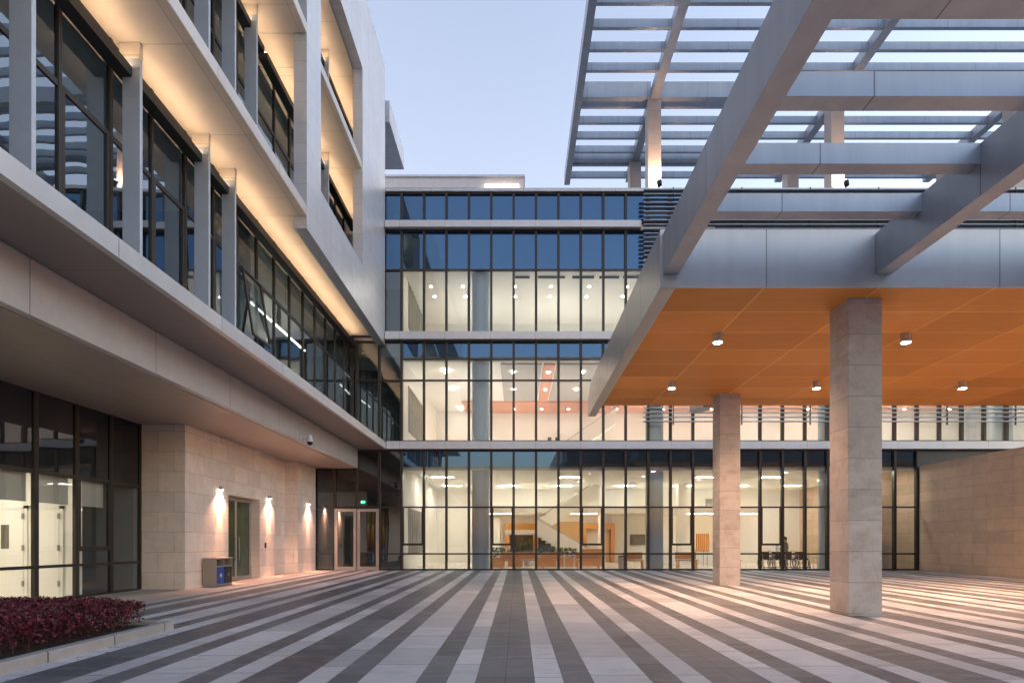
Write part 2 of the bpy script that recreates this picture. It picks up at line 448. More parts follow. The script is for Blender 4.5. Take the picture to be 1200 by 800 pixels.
# planter bed
b = MB(); yE, xK = 9.24, -5.63
k0 = gz(3)
b.prism([(xK - .16, k0 - .05), (xK, k0 - .05), (xK, k0 + .13), (xK - .012, k0 + .145), (xK - .16, k0 + .145)], 'y', 1.0, yE)
b.prism([(yE - .16, k0), (yE + .0015, k0), (yE + .0015, k0 + .2), (yE - .012, k0 + .212), (yE - .16, k0 + .212)], 'x', -9.0, xK - .163)
o = b.build('kerb', KERB, bevel=0.008)
# the kerb follows the fall of the plaza
for v in o.data.vertices: v.co.z += gz(v.co.y) - gz(3) - (0.046 if v.co.x < xK - .161 and v.co.z > k0 + .1 else 0)
tag(o, 'pale granite kerb round the planting bed', 'kerb', kind='structure')
b = MB()
for i in range(24):
    for j in range(10):
        pts = []
        for (a, c) in ((0, 0), (1, 0), (1, 1), (0, 1)):
            x = -8.95 + (i + a) * (3.16 / 24); y = 1.0 + (j + c) * (8.08 / 10)
            pts.append((x, y, gz(y) + .10 + .03 * noise.noise((x * 3, y * 3, 0))))
        b.poly(pts)
tag(b.build('soil_bed', SOIL), 'dark bare soil strip inside the kerb', 'soil', kind='structure')


def leaf_mat():
    m, nt, ns, ls = new_mat('burgundy_leaves')
    g = ns.new('ShaderNodeNewGeometry')
    r = ns.new('ShaderNodeValToRGB'); ls.new(g.outputs['Random Per Island'], r.inputs[0])
    e = r.color_ramp.elements
    e[0].position = 0; e[0].color = (0.030, 0.006, 0.014, 1); e[1].position = 1; e[1].color = (0.30, 0.022, 0.065, 1)
    for p, c in ((.35, (0.075, 0.010, 0.024, 1)), (.65, (0.13, 0.012, 0.034, 1)), (.86, (0.20, 0.018, 0.05, 1))):
        q = e.new(p); q.color = c
    n = noise_at(nt, g.outputs['Position'], 1.6, 3, 0.5)
    c = mixc(nt, mth(nt, 'MULTIPLY', n, 0.6), r.outputs[0], (0.06, 0.03, 0.03))
    bs = pbsdf(nt, c, 0.5, 0, 0.4)
    bs.inputs['Subsurface Weight'].default_value = 0.0
    return m


LEAF = leaf_mat()
hedge = thing('hedge', (-7.2, 6.0, gz(6)), 'dense low hedge of dark burgundy leaves in the kerbed bed', 'hedge')
b = MB(); rnd = random.Random(4)


def hedge_top(x, y):
    return 0.46 + 0.045 * noise.noise((x * 1.9, y * 1.9, 3)) + 0.035 * noise.noise((x * 6, y * 6, 7))


cnt = 0
while cnt < 46000:
    x = rnd.uniform(-9.0, -5.92); y = rnd.uniform(4.2, 9.02); h = hedge_top(x, y)
    if noise.noise((x * 2.3, y * 2.3, 21)) > .36 and rnd.random() < .75: continue
    edge = min(-5.92 - x + .09 * noise.noise((y * 3, x, 9)), 9.02 - y + .09 * noise.noise((x * 3, y, 5)))
    if edge < 0: continue
    t = rnd.random() ** 0.45
    # the crown thins out at its skin, the middle is hidden anyway
    if edge > .4 and t < .78: continue
    z = gz(y) + .13 + h * t * min(1, .75 + edge * .9)
    s = rnd.uniform(.012, .026)
    d = Vector((rnd.gauss(0, 1), rnd.gauss(0, 1), rnd.gauss(0.5, 1))).normalized()
    a = d.orthogonal().normalized(); c2 = d.cross(a); an = rnd.uniform(0, 6.28)
    u = a * math.cos(an) + c2 * math.sin(an); w = d.cross(u)
    c0 = Vector((x, y, z))
    b.poly([c0 - u * s * 1.3, c0 - w * s * .6, c0 + u * s * 1.3, c0 + w * s * .6]); cnt += 1
b.build('foliage', LEAF, hedge)
b = MB()
for i in range(420):
    x = rnd.uniform(-8.95, -5.97); y = rnd.uniform(4.3, 8.97)
    h = hedge_top(x, y) * rnd.uniform(.7, 1.02)
    p = Vector((x, y, gz(y) + .06)); q = p + Vector((rnd.uniform(-.1, .1), rnd.uniform(-.1, .1), h * .55)); r2 = q + Vector((rnd.uniform(-.1, .1), rnd.uniform(-.1, .1), h * .42))
    b.tube(p, q, .008, .005, 5); b.tube(q, r2, .005, .002, 5)
b.build('stem', plain('hedge_twig', (0.05, 0.028, 0.022), 0.8), hedge)

b = MB()
for i in range(260):
    x = rnd.uniform(-7.6, -5.66); y = rnd.uniform(4.5, 9.1)
    if rnd.random() < .25: x = rnd.uniform(-5.6, -5.1)
    z = gz(y) + (.145 if x < -5.79 else (.155 if x < -5.635 else .012)) + rnd.uniform(0, .008)
    a_ = rnd.uniform(0, 6.28); s_ = rnd.uniform(.012, .024); ca, sa = math.cos(a_) * s_, math.sin(a_) * s_
    b.poly([(x - ca, y - sa, z), (x + sa * .5, y - ca * .5, z + .004), (x + ca, y + sa, z), (x - sa * .5, y + ca * .5, z + .006)])
tag(b.build('leaf_litter', plain('dry_leaf', (.14, .06, .04), .8, 0, .6, 30)), 'scattered fallen leaves on soil and kerb', 'leaves', kind='stuff')

# ------------------------------------------------------------------ glazed building
GB = thing('glazed_building', (6.5, F, 0.2), 'three storey glass curtain wall building lit from inside, closing the plaza', 'building')


def kx(k): return -1.21 + 1.048 * k


_wc = {}


def window(parent, key, w, z0, z1, bars, spans, loc, gl=GLASS, sp=SPAN, vert=(), glaze=True, fr=FRAME, t=0.055, label=None):
    """one bay of curtain wall, w wide; bars = transom heights; spans = opaque glass ranges; mesh shared between like bays"""
    if key not in _wc:
        m = MB(); g = 0.001; y0, y1 = -.12, .05
        m.box(g, t, y0, y1, z0, z1); m.box(w - t, w - g, y0, y1, z0, z1)
        for zb in [z0 + .045] + list(bars) + [z1 - .035]:
            if isinstance(zb, tuple): zc, hh = zb
            else: zc, hh = zb, .035
            m.box(t, w - t, y0 + .03, y1 - .01, zc - hh, zc + hh)
        for (xa, xb, za, zb) in vert: m.box(xa, xb, y0 + .02, y1 - .005, za, zb)
        p = MB(); lo = z0 + .05
        for (a, c) in spans:
            if a > lo: p.poly([(t, 0, lo), (w - t, 0, lo), (w - t, 0, a), (t, 0, a)], 0)
            p.poly([(t, 0, a), (w - t, 0, a), (w - t, 0, c), (t, 0, c)], 1); lo = c
        if lo < z1 - .04: p.poly([(t, 0, lo), (w - t, 0, lo), (w - t, 0, z1 - .03), (t, 0, z1 - .03)], 0)
        _wc[key] = (m.mesh('window', fr), p.mesh('pane', [gl, sp]))
    fm, pm = _wc[key]
    o = link('window', fm, parent, loc)
    if label: o['label'] = label
    pn = bpy.data.objects.new('pane', pm); COL.objects.link(pn); pn.parent = o
    return o


W = 1.048
for k in range(-8, 19):
    x = kx(k)
    if k in (-7, -6):
        window(GB, ('gd', k), W, 3.12, 5.84, [], [(3.9, 5.84)], (x, F, 0), GLASS_T, SPAN_D)
        continue
    lab = None
    if k < -4:
        window(GB, ('gl',), W, .2, 5.84, [.98, 3.16], [(3.85, 5.84)], (x, F, 0), GLASS_T, SPAN_D)
    elif k % 4 == 0:
        t = .055
        window(GB, ('gs',), W, .2, 5.84, [.98, 3.16, (1.42, .05)], [(5.05, 5.84)], (x, F, 0), GLASS, SPAN,
               vert=[(t, t + .05, 1.42, 3.12), (W - t - .05, W - t, 1.42, 3.12)])
    else:
        window(GB, ('g',), W, .2, 5.84, [.98, 3.16], [(5.05, 5.84)], (x, F, 0))
for k in range(-8, 24):
    if k < -4: window(GB, ('2d',), W, 6.2, 10.92, [9.08], [], (kx(k), F, 0), GLASS_T)
    else: window(GB, ('2',), W, 6.2, 10.92, [9.08, 10.07], [(10.2, 10.92)], (kx(k), F, 0))
for k in range(-6, 10):
    if k < -4: window(GB, ('3d',), W, 11.28, 16.1, [14.24], [(14.24, 16.1)], (kx(k), F, 0), GLASS_T)
    else: window(GB, ('3',), W, 11.28, 16.1, [14.24], [(14.24, 16.1)], (kx(k), F, 0))
    window(GB, ('4',), W, 16.42, 17.84, [], [(16.46, 17.82)], (kx(k), F, 0))

# entrance doors under the left wing
xd = kx(-7)
for i in range(2):
    m = MB(); x0 = xd + i * W + .02; x1 = x0 + W - .04; z0, z1 = .215, 3.08
    for (a, c, e, f_) in ((x0, x0 + .13, z0, z1), (x1 - .13, x1, z0, z1)): m.box(a, c, F - .09, F - .02, e, f_)
    m.box(x0 + .13, x1 - .13, F - .09, F - .02, z1 - .13, z1); m.box(x0 + .13, x1 - .13, F - .09, F - .02, z0, z0 + .16)
    d = m.build('door', DOORF, GB)
    p = MB(); p.poly([(x0 + .12, F - .055, z0 + .15), (x1 - .12, F - .055, z0 + .15), (x1 - .12, F - .055, z1 - .12), (x0 + .12, F - .055, z1 - .12)])
    p.build('pane', GLASS_T, d)
    h = MB(); hx = x1 - .065 if i == 0 else x0 + .065
    h.tube((hx, F - .15, .85), (hx, F - .15, 1.75), .018); h.tube((hx, F - .15, .95), (hx, F - .09, .95), .012); h.tube((hx, F - .15, 1.65), (hx, F - .09, 1.65), .012)
    h.build('handle', plain('door_pull_steel', (.5, .48, .45), .3, .9), d)
m = MB(); m.box(xd, xd + .018, F - .1, F + .05, .2, 3.12); m.box(xd + 2 * W - .018, xd + 2 * W, F - .1, F + .05, .2, 3.12)
m.build('door_frame', DOORF, GB)

# slab bands and structure
for (z0, z1, xa, xb) in ((5.845, 6.195, -6.05, 30), (10.925, 11.275, -6.13, 30), (16.105, 16.415, -6.13, 5.75)):
    m = MB(); m.box(xa, xb, F - .34, F + .05, z0, z1); m.build('slab_band', BAND, GB)
    m = MB(); m.box(xa, xb, F - .125, F + .04, z0 - .07, z0 - .002); m.build('shadow_gap', BLACK, GB)
m = MB(); m.box(-6.13, 30, F - .2, F + .25, 17.845, 17.99); m.build('coping', ALU, GB)
m = MB(); m.box(-14, 30, F + .06, 38, 5.05, 6.19); m.build('floor_slab', CEILW, GB)
m = MB(); m.box(-14, 30, F + .06, 38, 10.2, 11.27); m.build('floor_slab', CEILW, GB)
m = MB(); m.box(-14, 30, F + .06, 38, 14.3, 17.7); m.build('roof', [CEILW], GB)
m = MB(); m.box(-14, 30, F + .26, 45, 17.702, 17.9); m.build('roof', [ROOFM], GB)
m = MB(); m.box(-14, 18.7, F - .08, 38, .1, .2); m.build('lobby_floor', FLOORI, GB)
# back and side walls of the rooms
m = MB(); m.box(-14, -5.47, 29.5, 29.6, .2, 5.05); m.box(-14, -5.47, 28.5, 28.6, 6.19, 10.2); m.box(-14, -5.47, 28.5, 28.6, 11.27, 14.3); m.build('interior_wall', ROOMG, GB)  # dark walls added close behind the glass so these rooms look unlit
m = MB(); m.box(-14, 30, 37.4, 37.6, .2, 5.05); m.build('interior_wall', WALLW, GB)
m = MB(); m.box(-14, 30, 37.4, 37.6, 6.19, 10.2); m.build('interior_wall', WALLW, GB)
m = MB(); m.box(-14, 30, 33.0, 33.2, 11.27, 14.3); m.build('interior_wall', WALLW, GB)
for (z0, z1) in ((.2, 5.05), (6.19, 10.2), (11.27, 14.3)):
    m = MB(); m.box(-5.46, -5.34, F + .12, 37.4, z0, z1); m.build('interior_wall', WALLW, GB)
    # slatted glazing set in the side wall
    s = MB()
    for j in range(9): s.box(-5.34, -5.30, F + 1.2 + j * .55, F + 1.3 + j * .55, z0 + .75, min(z1, z0 + 3.0))
    s.box(-5.335, -5.325, F + 1.2, F + 5.7, z0 + .75, min(z1, z0 + 3.0), 1)
    s.build('slatted_window', [CEILG, plain('slat_dark', (.16, .15, .13), .6)], GB)
m = MB(); m.box(18.76, 18.9, F + .06, 37.4, .2, 5.05); m.build('interior_wall', STONE_R, GB)
m = MB(); m.box(15.6, 18.75, F + 1.6, F + 1.8, .2, 4.7); m.build('interior_wall', STONE_R, GB)
m = MB(); m.box(29.8, 30, F + .06, 38, 6.19, 17.7); m.build('end_wall', ALU_W, GB)
m = MB(); m.box(9.3, 30, F + .02, F + .05, 11.28, 17.8); m.build('wall_panel', SLATE, GB)
m = MB(); m.box(18.72, 30, F - .05, F + .05, .1, 5.84); m.build('wall_panel', SLATE, GB)
m = MB(); m.box(kx(24), 30, F - .02, F + .05, 6.2, 10.92); m.build('wall_panel', SLATE, GB)
m = MB(); m.box(-14, 30, 38.0, 38.3, .1, 17.9); m.build('rear_wall', ALU_W, GB)
# round columns just behind the glass
for xc in (-1.74, 6.58, 14.9, 23.22):
    for (z0, z1) in ((.2, 5.05), (6.19, 10.2), (11.27, 14.3)):
        if xc > 18 and z0 < 1: continue
        m = MB(); m.tube((xc, F + .62, z0), (xc, F + .62, z1), .42, n=28, caps=False); m.build('column', COLP, GB, smooth=True)
# ceiling finishes of the second storey
m = MB(); m.box(-.8, 1.2, F + .9, 34.3, 10.12, 10.199); m.box(1.95, 4.6, F + .9, 34.3, 10.12, 10.199); m.box(9.0, 13.8, F + .9, 34.3, 10.12, 10.199); m.build('ceiling_panel', CEILG, GB)
m = MB(); m.box(1.3, 1.85, F + .9, 34.4, 10.10, 10.198); m.box(-3.4, 29, 34.6, 37.39, 10.09, 10.198); m.box(4.7, 8.8, F + .9, 34.4, 10.1, 10.198); m.build('ceiling_panel', SALMON, GB)
# blind boxes, the pale line under each spandrel
for z, h in ((5.05, .14), (10.2, .16)):
    m = MB(); m.box(-5.3, 18.7 if z < 6 else 29, F + .10, F + .30, z - h, z - .002); m.build('blind_box', plain('pale_blind_box', (.6, .57, .55), .6), GB)
# louvre screen before the upper storeys
m = MB(); nS = 54
for i in range(nS):
    z = 7.05 + i * .2; m.box(5.8, 30, F - .62, F - .42, z, z + .028)
m.build('louver_screen', ALU_B, GB)
m = MB()
for xc in [kx(k) for k in range(8, 28, 3)]:
    m.box(xc - .02, xc + .02, F - .56, F - .5, 6.9, 17.8)
    for zb in (7.3, 11.1, 14.2, 17.0): m.box(xc - .015, xc + .015, F - .5, F - .1, zb, zb + .06)
m.build('louver_bracket', BLACK, GB)
# interior ground-floor joinery on the back wall
m = MB(); yb = 37.39
for (x0, x1, z0, z1) in ((-.8, -.55, .2, 2.7), (-.55, 1.3, 2.35, 2.75), (1.1, 1.3, .2, 2.35), (4.3, 6.4, 2.4, 2.75), (4.3, 4.55, .2, 2.4), (6.15, 6.4, .2, 2.4)):
    m.box(x0, x1, yb - .5, yb, z0, z1)
m.build('timber_portal', ORANGE, GB)
m = MB(); m.box(1.32, 4.25, yb - .045, yb - .002, .2, 2.9); m.box(5.6, 6.1, yb - .1, yb, .2, 2.3); m.box(13.0, 14.6, yb - .12, yb - .05, .2, 2.2); m.build('timber_panel', wood_mat('pale_timber', (.70, .42, .22), (.80, .54, .32)), GB)
m = MB(); m.box(-1.2, 3.4, 31.9, 32.05, .2, .78); m.box(7.6, 11.5, 32.6, 32.8, .2, .95); m.build('low_wall', WALLW, GB)
m = MB(); m.box(-2.2, 15, 34.6, 37.38, 3.3, 3.42); m.box(-2.2, 15, 34.55, 34.6, 3.3, 3.75); m.build('gallery_edge', CEILW, GB)
m = MB(); [m.box(a, c, 34.75, 34.87, 3.27, 3.298) for a, c in ((-1.7, -.3), (2.6, 4.9), (10.1, 12.1), (13.4, 14.8))]; m.build('gallery_lamp', emit('gallery_lamp_face', (1, .84, .62), 22.0), GB)
m = MB(); m.box(-.45, 1.05, yb - .06, yb, .9, 2.25); m.box(1.4, 2.5, yb - .06, yb, .9, 2.25); m.build('interior_window', plain('interior_dark_glass', (.07, .075, .07), .15), GB)
m = MB(); m.box(7.5, 8.9, yb - .08, yb - .002, 1.35, 2.05)
m.build('interior_window', plain('bronze_panel', (.16, .13, .09), .4), GB)
m = MB(); m.box(5.1, 5.5, 35.2, 35.6, .2, 5.05); m.box(-2.6, -1.1, 36.6, 37.39, .2, 3.1); m.box(9.8, 10.3, 34.2, 34.7, .2, 5.05); m.build('interior_pier', WALLW, GB)
m = MB()
for j in range(7): m.box(11.85 + j * .13, 11.93 + j * .13, yb - .1, yb - .02, .9, 2.1)
m.build('timber_slats', ORANGE, GB)
m = MB(); m.box(12.5, 14.2, yb - .05, yb - .002, 3.6, 4.4); m.build('interior_window', plain('grey_grille', (.28, .27, .25), .5), GB)
m = MB(); m.box(2.0, 2.25, 36.9, 36.95, 7.9, 8.4); m.box(2.5, 2.75, 36.9, 36.95, 7.9, 8.4); m.build('wall_plaque', plain('dark_plaque', (.05, .05, .05), .5), GB)

# room lights: ground floor panels
GRP_P = 'ceiling lamps of the ground floor lobby'
first = None; n_p = 0
names_x = ['left end', 'second from left', 'third from left', 'middle', 'third from right', 'second from right', 'right end']
for ix, xc in enumerate((-4.0, -0.6, 2.8, 6.6, 10.2, 13.6, 16.8)):
    for iy, yc in enumerate((30.2, 34.6)):
        if iy == 0 and ix in (1, 3): continue
        if xc > 15.5 and iy == 0: yc = 27.4
        lab = 'long flush lamp in lobby ceiling, %s of the %s row' % (names_x[ix], 'front' if iy == 0 else 'rear')
        if first is None:
            first = thing('ceiling_lamp', (xc, yc, 5.05), lab, 'ceiling lamp', GRP_P)
            m = MB(); m.box(xc - .62, xc + .62, yc - .17, yc + .17, 5.0, 5.048); m.build('housing', CEILW, first)
            m = MB(); m.box(xc - .58, xc + .58, yc - .13, yc + .13, 4.985, 4.998); m.build('diffuser', CEIL_E, first)
        else: copy_thing(first, (xc, yc, 5.05), lab)
# second and third storey downlights
def downlight(x, y, z, lab, grp, r=.11, mat=CEIL_DOT):
    t = thing('downlight', (x, y, z), lab, 'downlight', grp)
    m = MB(); m.ring((x, y, z - .01), (0, 0, 1), r + .015, .015, 16, 6); m.build('rim', CEILW, t)
    m = MB(); m.tube((x, y, z - .015), (x, y, z - .004), r, n=16); m.build('diffuser', mat, t)
    return t


DL2 = None; g2 = 'ceiling lights of the middle storey'
ords = ['first', 'second', 'third', 'fourth', 'fifth', 'sixth', 'seventh', 'eighth', 'ninth', 'tenth', 'eleventh', 'twelfth']
for i, xc in enumerate((-3.6, -.2, 1.575, 3.3, 6.4, 9.4, 12.5, 15.6, 18.7, 21.8, 24.9, 27.8)):
    for j, yc in enumerate((28.4, 31.6, 36.2)):
        lab = 'round ceiling light of middle storey, %s from left in the %s row' % (ords[i], ('front', 'centre', 'rear')[j])
        if DL2 is None: DL2 = downlight(xc, yc, 10.08, lab, g2, .075)
        else: copy_thing(DL2, (xc, yc, 10.08), lab)
DL3 = None; g3 = 'ceiling lights of the top storey'
for i, xc in enumerate((-4.3, -2.7, -.1, 1.7, 3.6, 5.5, 7.4, 9.3)):
    for j, yc in enumerate((28.15, 29.3)):
        lab = 'small round light in top storey ceiling, %s from left in the %s row' % (ords[i], ('front', 'rear')[j])
        if DL3 is None: DL3 = downlight(xc, yc, 14.29, lab, g3, .06)
        else: copy_thing(DL3, (xc, yc, 14.29), lab)
# slim track below the top ceiling
m = MB()
for (a, c) in ((-.1, .6), (1.0, 2.3), (2.65, 3.7), (3.95, 4.9), (5.1, 6.0)): m.box(a, c, 27.05, 27.12, 14.2, 14.29)
m.build('ceiling_track', FRAME, GB)
# added lamps, out of sight below the sills, to brighten the upper ceilings
g5 = 'added unseen uplights of the upper storeys'; U0 = None; wash = emit('added_wash_face', (1, .91, .80), 14.0)
for zf, zc, yc, xs_ in ((6.2, 'middle', 29.9, (-3.2, .8, 4.8, 8.8, 12.8, 16.8, 20.8, 24.8)), (6.2, 'middle', 34.3, (-3.2, .8, 4.8, 8.8, 12.8, 16.8, 20.8, 24.8)), (11.28, 'top', 30.6, (-2.6, 2.2, 7.0))):
    for i, xc in enumerate(xs_):
        lab = 'added unseen upward lamp on %s storey floor, %s from left, %s row' % (zc, ords[i], 'front' if yc < 30 else 'rear')
        if U0 is None:
            U0 = thing('unseen_uplight', (xc, yc, zf), lab, 'floor lamp', g5)
            m = MB(); m.box(xc - 1.2, xc + 1.2, yc - .12, yc + .12, zf, zf + .3); m.build('body', CEILW, U0)
            m = MB(); m.box(xc - 1.15, xc + 1.15, yc - .09, yc + .09, zf + .301, zf + .315); m.build('diffuser', wash, U0)
        else: copy_thing(U0, (xc, yc, zf), lab)

# ------------------------------------------------------------------ lobby furniture
def staircase(name, lab, y, x0, z0, x1, z1, wid, land=None):
    t = thing(name, (x0, y, min(z0, z1)), lab, 'staircase')
    n = max(4, int(abs(z1 - z0) / .17)); m = MB()
    for i in range(n):
        xa = x0 + (x1 - x0) * i / n; xb = x0 + (x1 - x0) * (i + 1) / n; za = z0 + (z1 - z0) * (i + 1) / n
        m.box(min(xa, xb), max(xa, xb), y, y + wid, za - .28, za)
    m.build('flight', WALLW, t)
    if land:
        m = MB(); m.box(*land); m.build('landing', WALLW, t)
    for yy in (y - .05, y + wid):
        m = MB(); h = .62
        m.prism([(x0, z0 - .3), (x1, z1 - .3), (x1, z1 + h), (x0, z0 + h)], 'y', yy, yy + .05)
        m.build('balustrade', WALLW, t)
        m = MB(); m.tube((x0, yy + .025, z0 + h + .12), (x1, yy + .025, z1 + h + .12), .025, n=8)
        for i in range(6):
            q = i / 5; xx = x0 + (x1 - x0) * q; zz = z0 + (z1 - z0) * q + h
            m.tube((xx, yy + .025, zz - .02), (xx, yy + .025, zz + .12), .012, n=6)
        m.build('handrail', CEILG, t)
    return t


staircase('staircase', 'white solid sided stair flight descending from landing to lobby floor', 33.0, 1.15, 2.25, 4.7, .2, 1.3, (-.7, 1.15, 33.0, 35.6, 2.0, 2.25))
staircase('staircase', 'white upper stair flight climbing from landing to the lobby ceiling', 34.4, 1.2, 2.25, 4.9, 4.55, 1.2)
staircase('staircase', 'white stair with dotted railing inside the middle storey', 34.0, 2.4, 6.5, 6.0, 9.0, 1.2)


def bench(x, y, w, lab, back=True, d=.5):
    t = thing('bench', (x, y, .2), lab, 'bench', 'orange timber benches in the lobby')
    m = MB(); m.box(x, x + w, y, y + d, .58, .64); m.build('seat', ORANGE, t)
    if back:
        m = MB(); m.box(x, x + w, y + d - .05, y + d, .66, 1.02); m.build('backrest', ORANGE, t)
    for (a, c) in ((x + .04, y + .04), (x + w - .1, y + .04), (x + .04, y + d - .12), (x + w - .1, y + d - .12)):
        m = MB(); m.box(a, a + .06, c, c + .06, .2, .58); m.build('leg', ORANGE, t)
    return t


bench(-.85, 28.0, .85, 'short orange timber bench beside the first round column')
bench(.05, 28.6, 1.05, 'orange timber bench in front of the dark lobby window', True)
bench(1.25, 28.2, .9, 'orange timber bench under the stair foot plants')
bench(3.0, 28.4, 1.2, 'wider orange timber bench beyond the slim white table')
bench(5.35, 28.1, 1.0, 'orange timber bench right of the grey litter bin')
bench(8.1, 28.4, 1.05, 'orange timber bench between second column and canopy pillar')
bench(10.3, 28.2, .95, 'orange timber bench beside the parked wheelchairs')


def table(x, y, lab, top, w=.6, h=.72):
    t = thing('table', (x, y, .2), lab, 'table', 'small lobby tables')
    m = MB(); m.box(x, x + w, y, y + w, .2 + h - .04, .2 + h); m.build('table_top', top, t)
    for (a, c) in ((x + .03, y + .03), (x + w - .06, y + .03), (x + .03, y + w - .06), (x + w - .06, y + w - .06)):
        m = MB(); m.box(a, a + .03, c, c + .03, .2, .16 + h); m.build('leg', top, t)


table(2.35, 28.3, 'slim white table between the two lobby benches', WALLW)
table(14.5, 27.6, 'thin legged grey table at right of the wheelchairs', CEILG, .5, .6)
table(9.35, 29.6, 'orange high table behind the bench near canopy pillar', ORANGE, .7, .95)
t = thing('reception_desk', (3.55, 31.2, .2), 'orange timber reception desk below the stair flight', 'desk')
m = MB(); m.box(3.55, 4.75, 31.2, 31.9, .2, 1.15); m.build('front_panel', ORANGE, t)
m = MB(); m.box(3.5, 4.8, 31.12, 31.95, 1.152, 1.2); m.build('counter_top', WALLW, t)
t = thing('reception_desk', (17.0, 26.98, .2), 'grey lobby counter before the inner stone wall', 'desk')
m = MB(); m.box(16.9, 17.9, 27.1, 27.6, .2, 1.35); m.build('front_panel', CEILG, t)
m = MB(); m.box(16.86, 17.94, 27.06, 27.64, 1.352, 1.4); m.build('counter_top', COLP, t)

GREEN = plain('indoor_leaf', (0.055, 0.10, 0.035), 0.6, 0, 0.5, 12)


def potted(x, y, h, r, lab, box=None, seed=0):
    t = thing('potted_plant', (x, y, .2), lab, 'plant', 'potted plants in the lobby')
    m = MB()
    if box: m.box(x - box, x + box, y - .2, y + .2, .2, .72)
    else: m.tube((x, y, .2), (x, y, .6), .16, .2, 14)
    m.build('pot', ORANGE if box else CEILG, t)
    m = MB(); rr = random.Random(seed); bx = box or r; base = .72 if box else .6
    for i in range(220):
        c0 = Vector((x + rr.uniform(-bx, bx), y + rr.uniform(-.22, .22) if box else y + rr.uniform(-r, r), base + h * rr.random() ** .8))
        s = rr.uniform(.05, .10); d = Vector((rr.gauss(0, 1), rr.gauss(0, 1), rr.gauss(0, 1))).normalized(); u = d.orthogonal().normalized(); w = d.cross(u)
        m.poly([c0 - u * s, c0 - w * s * .4, c0 + u * s, c0 + w * s * .4])
    m.build('foliage', GREEN, t)


potted(-1.0, 30.0, .5, .3, 'leafy plant in timber box next to the first column', .35, 1)
potted(-.1, 30.6, .45, .3, 'leafy plant in timber box left of the tall dark plant', .4, 2)
potted(.55, 31.2, 1.15, .32, 'tall dark bushy plant before the lobby window', None, 3)
potted(1.6, 30.6, .45, .3, 'leafy plant in timber box under the stair landing', .5, 4)
potted(2.75, 30.6, .5, .3, 'leafy plant in timber box under the lower stair flight', .5, 5)
t = thing('litter_bin', (5.0, 27.0, .2), 'small dark grey round bin just behind the glass', 'bin')
m = MB(); m.tube((5.0, 27.0, .2), (5.0, 27.0, .82), .15, .16, 18); m.build('body', CEILG, t)
m = MB(); m.tube((5.0, 27.0, .822), (5.0, 27.0, .88), .165, .12, 18); m.build('lid', FRAME, t)

STEEL = plain('dull_steel', (.35, .35, .36), .35, .8)
SEATF = plain('navy_seat_fabric', (.035, .04, .055), .8)


def wheelchair(x, y, lab):
    t = thing('wheelchair', (x, y, .2), lab, 'wheelchair', 'wheelchairs parked behind the glass')
    z = .2; w = .46
    m = MB(); m.box(x, x + w, y - .2, y + .2, z + .46, z + .5); m.build('seat', SEATF, t)
    m = MB(); m.box(x + .01, x + w - .01, y + .18, y + .21, z + .5, z + .86); m.build('backrest', SEATF, t)
    for xx in (x - .02, x + w + .02):
        m = MB(); m.ring((xx, y + .1, z + .3), (1, 0, 0), .28, .018, 22, 6)
        for q in range(6):
            a = q * math.pi / 6; d = Vector((0, math.cos(a), math.sin(a))) * .28
            c0 = Vector((xx, y + .1, z + .3)); m.tube(c0 - d, c0 + d, .004, n=4)
        m.build('wheel', BLACK, t)
        m = MB(); m.ring((xx, y - .3, z + .075), (1, 0, 0), .06, .016, 14, 6); m.build('caster', BLACK, t)
        m = MB(); m.tube((xx, y + .2, z + .3), (xx, y + .22, z + .9), .014, n=7); m.tube((xx, y + .22, z + .9), (xx, y + .34, z + .9), .016, n=7)
        m.tube((xx, y + .2, z + .48), (xx, y - .26, z + .48), .014, n=7); m.tube((xx, y - .26, z + .48), (xx, y - .38, z + .12), .012, n=7); m.tube((xx, y - .2, z + .7), (xx, y + .2, z + .7), .02, n=7); m.tube((xx, y - .2, z + .48), (xx, y - .2, z + .7), .012, n=7)
        m.tube((xx, y - .26, z + .48), (xx, y - .3, z + .1), .012, n=7)
        m.build('side_frame', STEEL, t)
    m = MB(); m.box(x + .03, x + w - .03, y - .46, y - .34, z + .10, z + .125); m.build('footrest', BLACK, t)
    return t


wc = wheelchair(12.02, 27.7, 'dark wheelchair parked behind glass, leftmost of the row')
for i, lab in enumerate(('second dark wheelchair from the left end of the row', 'dark wheelchair in front of the standing person', 'dark wheelchair nearest the thin legged grey table')):
    copy_thing(wc, (12.02 + .58 * (i + 1), 27.7 + .1 * (i % 2), .2), lab)

